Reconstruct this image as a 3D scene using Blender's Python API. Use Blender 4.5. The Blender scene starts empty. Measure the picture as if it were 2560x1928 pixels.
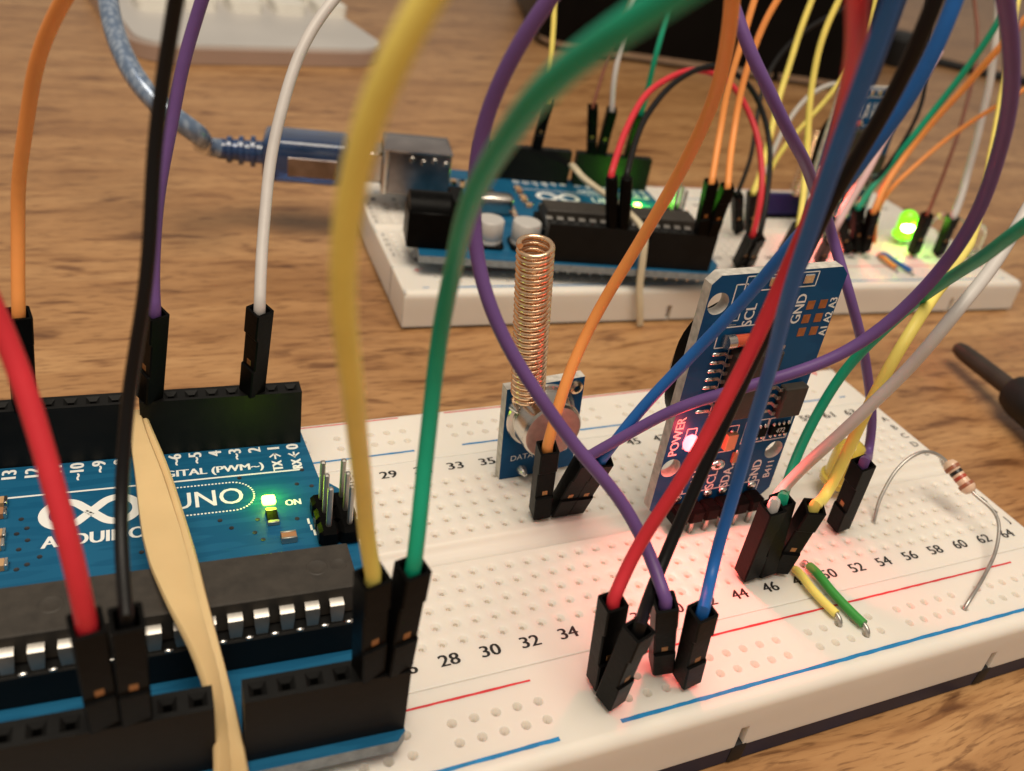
import bpy, bmesh, math, random
from mathutils import Vector, Matrix, Quaternion
random.seed(7)
S = 0.001                      # every number below is in millimetres; S turns it into metres
scene = bpy.context.scene
COL = scene.collection

# ---------------------------------------------------------------- camera
cam = bpy.data.cameras.new("camera"); camo = bpy.data.objects.new("camera", cam); COL.objects.link(camo)
camo.matrix_world = Matrix(((0.911896, 0.091046, -0.400196, 0.039487), (-0.382213, 0.543642, -0.747239, -0.078641), (0.149530, 0.834365, 0.530544, 0.081357), (0.000000, 0.000000, 0.000000, 1.000000)))
cam.lens = 31.680
cam.sensor_width = 36.0; cam.sensor_fit = 'HORIZONTAL'
cam.clip_start = 0.004; cam.clip_end = 20.0
cam.dof.use_dof = True; cam.dof.focus_distance = 0.113; cam.dof.aperture_fstop = 30.0
scene.camera = camo

# ---------------------------------------------------------------- room light: one warm ceiling lamp, dim warm room around
world = bpy.data.worlds.new("World"); scene.world = world; world.use_nodes = True
bg = world.node_tree.nodes["Background"]; bg.inputs[0].default_value = (1.0, 0.90, 0.77, 1); bg.inputs[1].default_value = 0.31
def lamp(name, kind, loc, power, color, size=0.1, rot=(0, 0, 0)):
    l = bpy.data.lights.new(name, kind); l.energy = power; l.color = color
    if kind == 'AREA': l.shape = 'DISK'; l.size = size
    else: l.shadow_soft_size = size
    if kind == 'SPOT': l.spot_size = math.radians(158); l.spot_blend = 1.0; rot = Vector(rot).to_track_quat('-Z', 'Y').to_euler()
    o = bpy.data.objects.new(name, l); o.location = [v * S for v in loc]; o.rotation_euler = rot; COL.objects.link(o); return o
lamp("ceiling_lamp", 'AREA', (20, -140, 760), 6.1, (1.0, 0.875, 0.71), 0.55, (math.radians(8), 0, 0))
scene.view_settings.view_transform = 'Standard'; scene.view_settings.look = 'None'
scene.view_settings.exposure = 0.1; scene.view_settings.gamma = 1.0
scene.cycles.max_bounces = 8; scene.cycles.transparent_max_bounces = 12
scene.cycles.use_denoising = True

# ---------------------------------------------------------------- materials
def mat(name, col, rough=0.45, metal=0.0, var=0.0, vscale=300.0, bump=0.0, bscale=900.0, coat=0.0, sss=0.0, trans=0.0,
        emit=None, estr=0.0, spec=0.5, alpha=1.0, ior=1.45):
    m = bpy.data.materials.new(name); m.use_nodes = True
    nt = m.node_tree; b = nt.nodes["Principled BSDF"]
    b.inputs["Base Color"].default_value = (*col, 1); b.inputs["Roughness"].default_value = rough
    b.inputs["Metallic"].default_value = metal; b.inputs["Coat Weight"].default_value = coat
    b.inputs["Specular IOR Level"].default_value = spec; b.inputs["IOR"].default_value = ior
    b.inputs["Transmission Weight"].default_value = trans; b.inputs["Alpha"].default_value = alpha
    if sss: 
        b.inputs["Subsurface Weight"].default_value = sss; b.inputs["Subsurface Radius"].default_value = (1.0, 0.8, 0.6)
        b.inputs["Subsurface Scale"].default_value = 0.0018
    if emit: b.inputs["Emission Color"].default_value = (*emit, 1); b.inputs["Emission Strength"].default_value = estr
    tc = nt.nodes.new("ShaderNodeTexCoord")
    if var:
        n = nt.nodes.new("ShaderNodeTexNoise"); n.inputs["Scale"].default_value = vscale; n.inputs["Detail"].default_value = 5
        nt.links.new(tc.outputs["Object"], n.inputs["Vector"])
        r = nt.nodes.new("ShaderNodeValToRGB"); e = r.color_ramp.elements
        e[0].position = 0.3; e[1].position = 0.7
        e[0].color = (*[c * (1 - var) for c in col], 1); e[1].color = (*[min(1, c * (1 + var)) for c in col], 1)
        nt.links.new(n.outputs[0], r.inputs[0]); nt.links.new(r.outputs[0], b.inputs["Base Color"])
        mr = nt.nodes.new("ShaderNodeMapRange"); mr.inputs[3].default_value = max(0.02, rough - 0.08); mr.inputs[4].default_value = min(1, rough + 0.08)
        nt.links.new(n.outputs[0], mr.inputs[0]); nt.links.new(mr.outputs[0], b.inputs["Roughness"])
    if bump:
        n2 = nt.nodes.new("ShaderNodeTexNoise"); n2.inputs["Scale"].default_value = bscale; n2.inputs["Detail"].default_value = 3
        nt.links.new(tc.outputs["Object"], n2.inputs["Vector"])
        bp = nt.nodes.new("ShaderNodeBump"); bp.inputs["Strength"].default_value = bump; bp.inputs["Distance"].default_value = 0.0002
        nt.links.new(n2.outputs[0], bp.inputs["Height"]); nt.links.new(bp.outputs[0], b.inputs["Normal"])
    return m
M = {}
M['white_plastic'] = mat('white_plastic', (0.76, 0.71, 0.645), 0.40, var=0.045, vscale=45, bump=0.06, bscale=500, sss=0.55)
M['navy_base'] = mat('navy_base', (0.012, 0.016, 0.045), 0.55, var=0.2, vscale=120)
M['black_rubber'] = mat('black_rubber', (0.006, 0.006, 0.007), 0.6, var=0.2)
M['print_black'] = mat('print_black', (0.012, 0.011, 0.011), 0.5)
M['print_red'] = mat('print_red', (0.62, 0.035, 0.045), 0.5, var=0.15, vscale=900)
M['print_blue'] = mat('print_blue', (0.012, 0.20, 0.46), 0.5, var=0.15, vscale=900)
M['print_white'] = mat('print_white', (0.80, 0.80, 0.78), 0.5)
M['black_plastic'] = mat('black_plastic', (0.003, 0.0028, 0.0027), 0.36, spec=0.06, var=0.25, vscale=500, bump=0.10, bscale=1500)
M['header_plastic'] = mat('header_plastic', (0.0045, 0.0043, 0.004), 0.50, spec=0.24, var=0.25, vscale=400, bump=0.10, bscale=1200)
M['chip_plastic'] = mat('chip_plastic', (0.034, 0.028, 0.022), 0.52, var=0.22, vscale=700, bump=0.10, bscale=3000)
M['tin'] = mat('tin', (0.50, 0.475, 0.44), 0.42, 0.95, var=0.1, vscale=900)
M['steel'] = mat('steel', (0.62, 0.57, 0.52), 0.24, 1.0, var=0.12, vscale=200)
M['steel_dim_reflect'] = mat('steel_dim_reflect', (0.46, 0.41, 0.40), 0.24, 1.0, var=0.15, vscale=200)  # socket top: steel with reflected dark surroundings put into its colour
M['socket_reflect_and_grip'] = mat('socket_reflect_and_grip', (0.30, 0.26, 0.25), 0.30, 1.0, var=0.3, vscale=200)  # socket sides: same metal, darker reflections painted in; also colours the plug's grip
M['solder'] = mat('solder', (0.75, 0.73, 0.70), 0.22, 1.0, var=0.15, vscale=1500, bump=0.2, bscale=2000)
M['gold'] = mat('gold', (0.36, 0.19, 0.08), 0.45, 1.0)
M['copper'] = mat('copper', (0.98, 0.65, 0.42), 0.27, 1.0, var=0.1, vscale=800)
M['pad_copper'] = mat('pad_copper', (0.42, 0.17, 0.07), 0.4, 0.6, var=0.2, vscale=900)
M['via'] = mat('via', (0.045, 0.045, 0.05), 0.4, 0.5, var=0.3, vscale=900)
M['can_lid'] = mat('can_lid', (0.60, 0.36, 0.31), 0.5, 0.7, var=0.12, vscale=900, bump=0.15, bscale=2500)  # pinkish copper reflection is put into the lid's colour
M['brown_part'] = mat('brown_part', (0.36, 0.17, 0.08), 0.45, var=0.1)
M['tan_part'] = mat('tan_part', (0.50, 0.30, 0.15), 0.45, var=0.1)
M['glass_red'] = mat('glass_red', (0.55, 0.08, 0.03), 0.08, coat=0.6)
M['rubber_band'] = mat('rubber_band', (0.66, 0.47, 0.235), 0.6, var=0.06, vscale=120, bump=0.08, bscale=900, sss=0.3)
M['rubber_cream'] = mat('rubber_cream', (0.62, 0.53, 0.37), 0.5, var=0.08, sss=0.15)
M['alu'] = mat('alu', (0.66, 0.63, 0.60), 0.42, 0.35, var=0.05, vscale=30)
M['alu_edge'] = mat('alu_edge', (0.46, 0.34, 0.28), 0.4, 0.35, var=0.05, vscale=30)
M['key_white'] = mat('key_white', (0.80, 0.77, 0.70), 0.4, var=0.03)
M['black_gloss'] = mat('black_gloss', (0.003, 0.0026, 0.0024), 0.35, var=0.3, vscale=40, spec=0.12)
M['dark_steel'] = mat('dark_steel', (0.06, 0.045, 0.038), 0.5, 0.4, var=0.25, vscale=150, bump=0.1)
M['red_handle'] = mat('red_handle', (0.35, 0.02, 0.015), 0.35)
M['sleeve_blue'] = mat('sleeve_blue', (0.030, 0.085, 0.24), 0.10, var=0.3, vscale=80, coat=0.7, trans=0.55)
M['resistor_tan'] = mat('resistor_tan', (0.68, 0.47, 0.33), 0.30, var=0.06, coat=0.4)
M['band_red'] = mat('band_red', (0.42, 0.06, 0.03), 0.35); M['band_black'] = mat('band_black', (0.012, 0.01, 0.01), 0.35)
M['band_brown'] = mat('band_brown', (0.30, 0.10, 0.05), 0.35)
M['led_yellow'] = mat('led_yellow', (0.85, 0.66, 0.10), 0.12, trans=0.35, sss=0.3, coat=0.4)
M['led_green'] = mat('led_green', (0.20, 0.85, 0.03), 0.15, emit=(0.28, 1.0, 0.02), estr=0.75, coat=0.3)
M['led_green_core'] = mat('led_green_core', (0.8, 1, 0.5), 0.3, emit=(0.80, 1.0, 0.45), estr=14.0)
M['glow_green'] = mat('glow_green', (0.7, 1, 0.5), 0.3, emit=(0.62, 1.0, 0.08), estr=9.0)
M['glow_red'] = mat('glow_red', (1, 0.4, 0.4), 0.3, emit=(1.0, 0.075, 0.09), estr=8.0)
M['led_clear'] = mat('led_clear', (0.92, 0.88, 0.76), 0.08, trans=0.85)
WIRE = {'orange': (0.86, 0.32, 0.085), 'purple': (0.135, 0.066, 0.225), 'white': (0.56, 0.525, 0.50), 'black': (0.005, 0.0047, 0.005),
        'red': (0.60, 0.028, 0.042), 'yellow': (0.90, 0.74, 0.17), 'green': (0.006, 0.31, 0.180), 'blue': (0.014, 0.125, 0.43),
        'brown': (0.20, 0.065, 0.035), 'tan': (0.55, 0.42, 0.28), 'leaf': (0.05, 0.30, 0.055), 'pink': (0.62, 0.40, 0.40)}
for k, v in WIRE.items(): M['w_' + k] = mat('insulation_' + k, v, 0.42, var=0.07, vscale=180, bump=0.10, bscale=900, spec=0.28 if k == 'black' else 0.42)

def pcb_mat(name, base, trace):
    m = mat(name, base, 0.40, coat=0.03, spec=0.18); nt = m.node_tree; b = nt.nodes["Principled BSDF"]
    tc = nt.nodes.new("ShaderNodeTexCoord"); mp = nt.nodes.new("ShaderNodeMapping"); mp.inputs["Scale"].default_value = (120, 900, 300)
    nt.links.new(tc.outputs["Object"], mp.inputs[0])
    w = nt.nodes.new("ShaderNodeTexNoise"); w.inputs["Scale"].default_value = 1.0; w.inputs["Detail"].default_value = 1.0
    nt.links.new(mp.outputs[0], w.inputs["Vector"])
    r = nt.nodes.new("ShaderNodeValToRGB"); r.color_ramp.interpolation = 'EASE'; e = r.color_ramp.elements
    e[0].position = 0.47; e[1].position = 0.53; e[0].color = (*base, 1); e[1].color = (*trace, 1)
    n = nt.nodes.new("ShaderNodeTexNoise"); n.inputs["Scale"].default_value = 110; nt.links.new(tc.outputs["Object"], n.inputs["Vector"])
    mx = nt.nodes.new("ShaderNodeMix"); mx.data_type = 'RGBA'; mx.inputs[7].default_value = (*base, 1)
    nt.links.new(w.outputs[0], r.inputs[0]); nt.links.new(n.outputs[0], mx.inputs[0]); nt.links.new(r.outputs[0], mx.inputs[6])
    nt.links.new(mx.outputs[2], b.inputs["Base Color"])
    bp = nt.nodes.new("ShaderNodeBump"); bp.inputs["Strength"].default_value = 0.12; bp.inputs["Distance"].default_value = 0.0001
    nt.links.new(w.outputs[0], bp.inputs["Height"]); nt.links.new(bp.outputs[0], b.inputs["Normal"])
    return m
M['pcb_blue'] = pcb_mat('pcb_blue', (0.008, 0.088, 0.185), (0.014, 0.120, 0.235))
M['pcb_navy'] = pcb_mat('pcb_navy', (0.002, 0.062, 0.175), (0.004, 0.084, 0.215))
M['pcb_violet'] = pcb_mat('pcb_violet', (0.030, 0.022, 0.110), (0.040, 0.032, 0.140))
M['pcb_edge_slate'] = mat('pcb_edge_slate', (0.24, 0.27, 0.29), 0.6, var=0.25, vscale=900, bump=0.3, bscale=2500)
M['pcb_edge'] = mat('pcb_edge', (0.52, 0.49, 0.44), 0.6, var=0.25, vscale=900, bump=0.3, bscale=2500)

def wood_mat():
    m = bpy.data.materials.new('oak_table'); m.use_nodes = True; nt = m.node_tree; b = nt.nodes["Principled BSDF"]; L = nt.links
    tc = nt.nodes.new("ShaderNodeTexCoord")
    wn = nt.nodes.new("ShaderNodeTexNoise"); wn.inputs["Scale"].default_value = 9.0; wn.inputs["Detail"].default_value = 3.0; L.new(tc.outputs["Object"], wn.inputs["Vector"])
    ws = nt.nodes.new("ShaderNodeVectorMath"); ws.operation = 'MULTIPLY_ADD'; ws.inputs[1].default_value = (0.0, 0.012, 0.0); L.new(wn.outputs["Color"], ws.inputs[0]); L.new(tc.outputs["Object"], ws.inputs[2])
    def noise(sx, sy, detail, dist=0.0, off=0.0):
        mp = nt.nodes.new("ShaderNodeMapping"); mp.inputs["Scale"].default_value = (sx, sy, 1); mp.inputs["Rotation"].default_value = (0, 0, math.radians(-5)); mp.inputs["Location"].default_value = (off, off * 1.7, 0)
        L.new(ws.outputs[0], mp.inputs[0]); n = nt.nodes.new("ShaderNodeTexNoise"); n.inputs["Scale"].default_value = 1; n.inputs["Detail"].default_value = detail; n.inputs["Distortion"].default_value = dist
        L.new(mp.outputs[0], n.inputs["Vector"]); return n
    def ramp(n, stops):
        r = nt.nodes.new("ShaderNodeValToRGB"); e = r.color_ramp.elements
        while len(e) < len(stops): e.new(0.5)
        for el, (p, c) in zip(e, stops): el.position = p; el.color = (*c, 1)
        L.new(n.outputs[0], r.inputs[0]); return r
    def mul(a, c, f=1.0):
        x = nt.nodes.new("ShaderNodeMix"); x.data_type = 'RGBA'; x.blend_type = 'MULTIPLY'; x.inputs[0].default_value = f
        L.new(a.outputs[2] if a.bl_idname == 'ShaderNodeMix' else a.outputs[0], x.inputs[6]); L.new(c.outputs[0], x.inputs[7]); return x
    broad = ramp(noise(11, 75, 5, 0.6), [(0.25, (0.36, 0.184, 0.074)), (0.5, (0.51, 0.283, 0.122)), (0.75, (0.64, 0.388, 0.184))])
    grain = ramp(noise(52, 380, 7, 0.5, 3.1), [(0.30, (0.55, 0.46, 0.39)), (0.44, (0.90, 0.87, 0.83)), (0.66, (1, 1, 1))])
    fine = ramp(noise(210, 1700, 6, 0.3, 7.7), [(0.32, (0.40, 0.33, 0.27)), (0.47, (0.90, 0.87, 0.84)), (1.0, (1, 1, 1))])
    dash = ramp(noise(60, 300, 5, 0.8, 11.3), [(0.31, (0.34, 0.25, 0.19)), (0.42, (0.88, 0.85, 0.81)), (1.0, (1, 1, 1))])
    c = mul(mul(mul(broad, grain), fine, 0.85), dash, 0.9)
    L.new(c.outputs[2], b.inputs["Base Color"]); b.inputs["Roughness"].default_value = 0.42; b.inputs["Coat Weight"].default_value = 0.10; b.inputs["Coat Roughness"].default_value = 0.35
    bp = nt.nodes.new("ShaderNodeBump"); bp.inputs["Strength"].default_value = 0.15; bp.inputs["Distance"].default_value = 0.0003
    n = noise(55, 900, 5, 0.3, 7.7); L.new(n.outputs[0], bp.inputs["Height"]); L.new(bp.outputs[0], b.inputs["Normal"])
    return m
M['wood'] = wood_mat()
def braid_mat():
    m = mat('braid_cable', (0.16, 0.22, 0.32), 0.22, 0.35, coat=0.8); nt = m.node_tree; b = nt.nodes["Principled BSDF"]
    tc = nt.nodes.new("ShaderNodeTexCoord"); v = nt.nodes.new("ShaderNodeTexVoronoi"); v.inputs["Scale"].default_value = 900
    mp = nt.nodes.new("ShaderNodeMapping"); mp.inputs["Scale"].default_value = (1, 1, 0.35); mp.inputs["Rotation"].default_value = (0.5, 0.6, 0.3)
    nt.links.new(tc.outputs["Object"], mp.inputs[0]); nt.links.new(mp.outputs[0], v.inputs["Vector"])
    r = nt.nodes.new("ShaderNodeValToRGB"); e = r.color_ramp.elements; e[0].position = 0.15; e[1].position = 0.7
    e[0].color = (0.34, 0.41, 0.52, 1); e[1].color = (0.14, 0.20, 0.31, 1)
    nt.links.new(v.outputs[0], r.inputs[0]); nt.links.new(r.outputs[0], b.inputs["Base Color"]); return m
M['braid'] = braid_mat()

# ---------------------------------------------------------------- mesh helpers (millimetres in, metres out)
def V(p): return Vector(p)
def box(bm, c, s, rot=None, bev=0.0, seg=1):
    g = bmesh.ops.create_cube(bm, size=1.0); vs = g['verts']
    for v in vs: v.co = Vector((v.co.x * s[0], v.co.y * s[1], v.co.z * s[2]))
    if bev:
        es = list({e for v in vs for e in v.link_edges})
        r = bmesh.ops.bevel(bm, geom=es, offset=bev, segments=seg, profile=0.5, affect='EDGES'); vs = list({v for f in r['faces'] for v in f.verts} | {v for v in vs if v.is_valid})
    for v in vs:
        if rot is not None: v.co = rot @ v.co
        v.co = v.co + Vector(c)
    return vs
def prism(bm, poly, z0, z1):
    a = [bm.verts.new((x, y, z0)) for x, y in poly]; b = [bm.verts.new((x, y, z1)) for x, y in poly]; n = len(poly)
    for i in range(n): bm.faces.new((a[i], a[(i + 1) % n], b[(i + 1) % n], b[i]))
    bm.faces.new(b); bm.faces.new(list(reversed(a))); return a + b
def lathe(bm, prof, n=24, mtx=None, cap=True):
    rings = []
    for r, z in prof:
        rings.append([bm.verts.new((r * math.cos(2 * math.pi * i / n), r * math.sin(2 * math.pi * i / n), z)) for i in range(n)])
    for a, b in zip(rings, rings[1:]):
        for i in range(n): bm.faces.new((a[i], a[(i + 1) % n], b[(i + 1) % n], b[i]))
    if cap: bm.faces.new(list(reversed(rings[0]))); bm.faces.new(rings[-1])
    if mtx is not None:
        for ring in rings:
            for v in ring: v.co = mtx @ v.co
def axis_mtx(p, d, up=(0, 0, 1)):
    z = Vector(d).normalized(); u = Vector(up)
    x = u.cross(z); x = Vector((1, 0, 0)) if x.length < 1e-4 else x.normalized()
    y = z.cross(x); return Matrix.Translation(Vector(p)) @ Matrix((x, y, z)).transposed().to_4x4()
def cyl(bm, p0, p1, r0, r1=None, n=16):
    d = Vector(p1) - Vector(p0); lathe(bm, [(r0, 0), (r0 if r1 is None else r1, d.length)], n, axis_mtx(p0, d))
def spline(pts, step=1.0):
    P = [Vector(p) for p in pts]; P = [P[0] * 2 - P[1]] + P + [P[-1] * 2 - P[-2]]; out = []
    for i in range(1, len(P) - 2):
        p0, p1, p2, p3 = P[i - 1:i + 3]; n = max(2, int((p2 - p1).length / step))
        def tj(t, a, b): return t + max(1e-4, (b - a).length) ** 0.5
        t0 = 0; t1 = tj(t0, p0, p1); t2 = tj(t1, p1, p2); t3 = tj(t2, p2, p3)
        for k in range(n):
            t = t1 + (t2 - t1) * k / n
            a1 = p0 * ((t1 - t) / (t1 - t0)) + p1 * ((t - t0) / (t1 - t0)); a2 = p1 * ((t2 - t) / (t2 - t1)) + p2 * ((t - t1) / (t2 - t1)); a3 = p2 * ((t3 - t) / (t3 - t2)) + p3 * ((t - t2) / (t3 - t2))
            b1 = a1 * ((t2 - t) / (t2 - t0)) + a2 * ((t - t0) / (t2 - t0)); b2 = a2 * ((t3 - t) / (t3 - t1)) + a3 * ((t - t1) / (t3 - t1))
            out.append(b1 * ((t2 - t) / (t2 - t1)) + b2 * ((t - t1) / (t2 - t1)))
    out.append(P[-2]); return out
def smooth_path(p, it=6):
    k = 2 if it < 12 else 3
    for _ in range(it): p = p[:k] + [(p[i - 1] + p[i] * 2 + p[i + 1]) / 4 for i in range(k, len(p) - k)] + p[-k:]
    return p
def sweep(bm, path, prof, cap=True, up=None):
    """prof: list of (a,b) or function k-> list; swept along path with a parallel-transported frame"""
    n = len(path); t = [(path[min(i + 1, n - 1)] - path[max(i - 1, 0)]).normalized() for i in range(n)]
    x = Vector(up) if up else (Vector((1, 0, 0)) if abs(t[0].x) < 0.8 else Vector((0, 1, 0))); rings = []
    for i in range(n):
        x = (x - t[i] * x.dot(t[i])).normalized(); y = t[i].cross(x); pr = prof(i / (n - 1)) if callable(prof) else prof
        rings.append([bm.verts.new(path[i] + x * a + y * b) for a, b in pr])
    m = len(rings[0])
    for a, b in zip(rings, rings[1:]):
        for i in range(m): bm.faces.new((a[i], a[(i + 1) % m], b[(i + 1) % m], b[i]))
    if cap: bm.faces.new(list(reversed(rings[0]))); bm.faces.new(rings[-1])
def circle(r, n=12): return [(r * math.cos(2 * math.pi * i / n), r * math.sin(2 * math.pi * i / n)) for i in range(n)]
def tube(bm, pts, r, n=12, step=1.0, sm=6, wob=0.0):
    p = smooth_path(spline(pts, step), sm)
    if wob:
        ph = [random.uniform(0, 6.28) for _ in range(6)]
        p = [q + Vector((math.sin(i * 0.21 + ph[0]) + 0.6 * math.sin(i * 0.47 + ph[3]), math.sin(i * 0.17 + ph[1]), math.sin(i * 0.26 + ph[2]) + 0.5 * math.sin(i * 0.6 + ph[4]))) * wob * min(1, i / 12, (len(p) - 1 - i) / 12) for i, q in enumerate(p)]
    sweep(bm, p, circle(r, n))
FONT_CACHE = {}
def glyphs(s):
    if s not in FONT_CACHE:
        c = bpy.data.curves.new('lettering', 'FONT'); c.body = s; c.align_x = 'CENTER'; c.align_y = 'CENTER'; c.size = 1.0; c.resolution_u = 3
        o = bpy.data.objects.new('lettering', c); COL.objects.link(o); bpy.context.view_layer.update()
        me = o.evaluated_get(bpy.context.evaluated_depsgraph_get()).to_mesh()
        FONT_CACHE[s] = ([tuple(v.co) for v in me.vertices], [tuple(p.vertices) for p in me.polygons])
        bpy.data.objects.remove(o); bpy.data.curves.remove(c)
    return FONT_CACHE[s]
def text(bm, s, h, mtx, wx=1.0, bold=0.0, W=None):
    """lettering with cap height h, centred on mtx; bold thickens by overprinting a hair to either side"""
    vs, fs = glyphs(s)
    ys = [v[1] for v in vs]; xs = [v[0] for v in vs]; k = h / 0.70; cy = (max(ys) + min(ys)) / 2; cx = (max(xs) + min(xs)) / 2
    if W: wx = (W - 2 * bold) / ((max(xs) - min(xs)) * k)
    for j, dx in enumerate([0.0] + ([-bold, bold] if bold else [])):
        nv = [bm.verts.new(mtx @ Vector(((x - cx) * k * wx + dx, (y - cy) * k, j * 0.002))) for x, y, z in vs]
        for f in fs:
            try: bm.faces.new([nv[i] for i in f])
            except ValueError: pass
def T(x, y, z=0, rz=0.0, rx=0.0): return Matrix.Translation((x, y, z)) @ Matrix.Rotation(math.radians(rz), 4, 'Z') @ Matrix.Rotation(math.radians(rx), 4, 'X')
def to_mesh(name, bm, m, smooth=None):
    bmesh.ops.recalc_face_normals(bm, faces=bm.faces[:])
    me = bpy.data.meshes.new(name); bm.to_mesh(me); bm.free()
    me.transform(Matrix.Scale(S, 4))
    for mm in (m if isinstance(m, (list, tuple)) else [m]): me.materials.append(M[mm])
    if smooth is not None:
        me.polygons.foreach_set('use_smooth', [True] * len(me.polygons))
        try: me.set_sharp_from_angle(angle=math.radians(smooth))
        except Exception: pass
    return me
def put(name, me, parent=None, loc=None, quat=None):
    o = bpy.data.objects.new(name, me); COL.objects.link(o)
    if parent is not None: o.parent = parent
    if loc is not None: o.location = [v * S for v in loc]
    if quat is not None: o.rotation_mode = 'QUATERNION'; o.rotation_quaternion = quat
    return o
def obj(name, bm, m, parent=None, smooth=None, loc=None): return put(name, to_mesh(name, bm, m, smooth), parent, loc)
def tag(o, label=None, cat=None, group=None, kind=None):
    if label: o['label'] = label
    if cat: o['category'] = cat
    if group: o['group'] = group
    if kind: o['kind'] = kind
    return o
def thing(name, label, cat, loc=(0, 0, 0), rz=0.0, group=None):
    o = bpy.data.objects.new(name, None); COL.objects.link(o); o.empty_display_size = 0.01
    o.location = [v * S for v in loc]; o.rotation_euler = (0, 0, math.radians(rz)); return tag(o, label, cat, group)
def copy_tree(o, parent=None):
    c = o.copy(); COL.objects.link(c); c.parent = parent
    for ch in list(o.children): copy_tree(ch, c)
    return c
BM = bmesh.new

# ================================================================ the table (setting)
TZ = -11.0
bm = BM(); box(bm, (300, 500, TZ - 14), (2600, 2300, 28), bev=2)
tag(obj('table_top', bm, 'wood'), kind='structure')

# ================================================================ breadboards
P = 2.54
X0, X1, WALL = -0.8, 167.3, -7.8          # ends of the board and the foot of its white wall, board top is z = 0
NOTCH = (19.4, 61.4, 103.4, 145.4)
def hole_cell(bm, x, y, dx=P / 2, dy=P / 2, r=0.70, n=12, deep=0.62):
    sq = []
    for i in range(n):
        a = 2 * math.pi * (i + 0.5) / n; c, s = math.cos(a), math.sin(a); k = 1 / max(abs(c), abs(s)); sq.append((c * k, s * k))
    for i in range(n):                     # snap the outer ring to the cell's corners
        if abs(abs(sq[i][0]) - abs(sq[i][1])) < 0.5 and min(abs(sq[i][0]), abs(sq[i][1])) > 0.7: sq[i] = (math.copysign(1, sq[i][0]), math.copysign(1, sq[i][1]))
    o = [bm.verts.new((x + u * dx, y + v * dy, 0)) for u, v in sq]
    rings = [o]
    for rr, z in [(q, w * deep) for q, w in ((r, 0.0), (r * 0.93, -0.05), (r * 0.80, -0.20), (r * 0.58, -0.42), (r * 0.44, -0.56), (r * 0.40, -1.3))]:
        rings.append([bm.verts.new((x + rr * math.cos(2 * math.pi * (i + 0.5) / n), y + rr * math.sin(2 * math.pi * (i + 0.5) / n), z)) for i in range(n)])
    for a, b in zip(rings, rings[1:]):
        for i in range(n): bm.faces.new((a[i], a[(i + 1) % n], b[(i + 1) % n], b[i]))
    bm.faces.new(rings[-1])
def quad(bm, x0, x1, y0, y1, z=0.0): bm.faces.new([bm.verts.new(p) for p in ((x0, y0, z), (x1, y0, z), (x1, y1, z), (x0, y1, z))])
def strip_x(bm, prof, x0, x1):
    """long surface along x from a (y,z) profile"""
    a = [bm.verts.new((x0, y, z)) for y, z in prof]; b = [bm.verts.new((x1, y, z)) for y, z in prof]
    for i in range(len(prof) - 1): bm.faces.new((a[i], b[i], b[i + 1], a[i + 1]))
def arc(y, z, r, a0, a1, n=5): return [(y + r * math.cos(math.radians(a0 + (a1 - a0) * i / n)), z + r * math.sin(math.radians(a0 + (a1 - a0) * i / n))) for i in range(n + 1)]
def end_caps(bm, ya, yb, r=0.5):
    for x, s in ((X0, -1), (X1, 1)):
        prof = [(x - s * r, 0)] + [(x - s * r + s * r * math.sin(math.radians(q)), -r + r * math.cos(math.radians(q))) for q in (30, 60, 90)] + [(x, WALL)]
        a = [bm.verts.new((px, ya, pz)) for px, pz in prof]; b = [bm.verts.new((px, yb, pz)) for px, pz in prof]
        for i in range(len(prof) - 1): bm.faces.new((a[i], b[i], b[i + 1], a[i + 1]))
def terminal_strip():
    bm = BM(); e = 0.5
    for s in (1, -1):
        for c in range(1, 65):
            for r in range(5): hole_cell(bm, c * P, s * (3.81 + P * r))
        for (x0, x1, y0, y1) in ((X0 + e, 0.5 * P, 2.54, 15.24), (64.5 * P, X1 - e, 2.54, 15.24), (X0 + e, X1 - e, 15.24, 19.32), (X0 + e, X1 - e, 2.05, 2.54)):
            quad(bm, x0, x1, *sorted((s * y0, s * y1)))
        strip_x(bm, [(s * y, z) for y, z in [(19.32, 0)] + [(19.32 + 0.16 * math.sin(math.radians(q)), -0.16 + 0.16 * math.cos(math.radians(q))) for q in (30, 60, 90)] + [(19.48, WALL)]], X0, X1)
        strip_x(bm, [(s * y, z) for y, z in ((2.05, 0), (1.9, -0.04), (1.7, -0.16), (1.45, -0.42), (1.1, -0.75), (0.6, -0.95), (0.0, -1.0))], X0, X1)
    end_caps(bm, -19.3, 19.3, e); return bm
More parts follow.
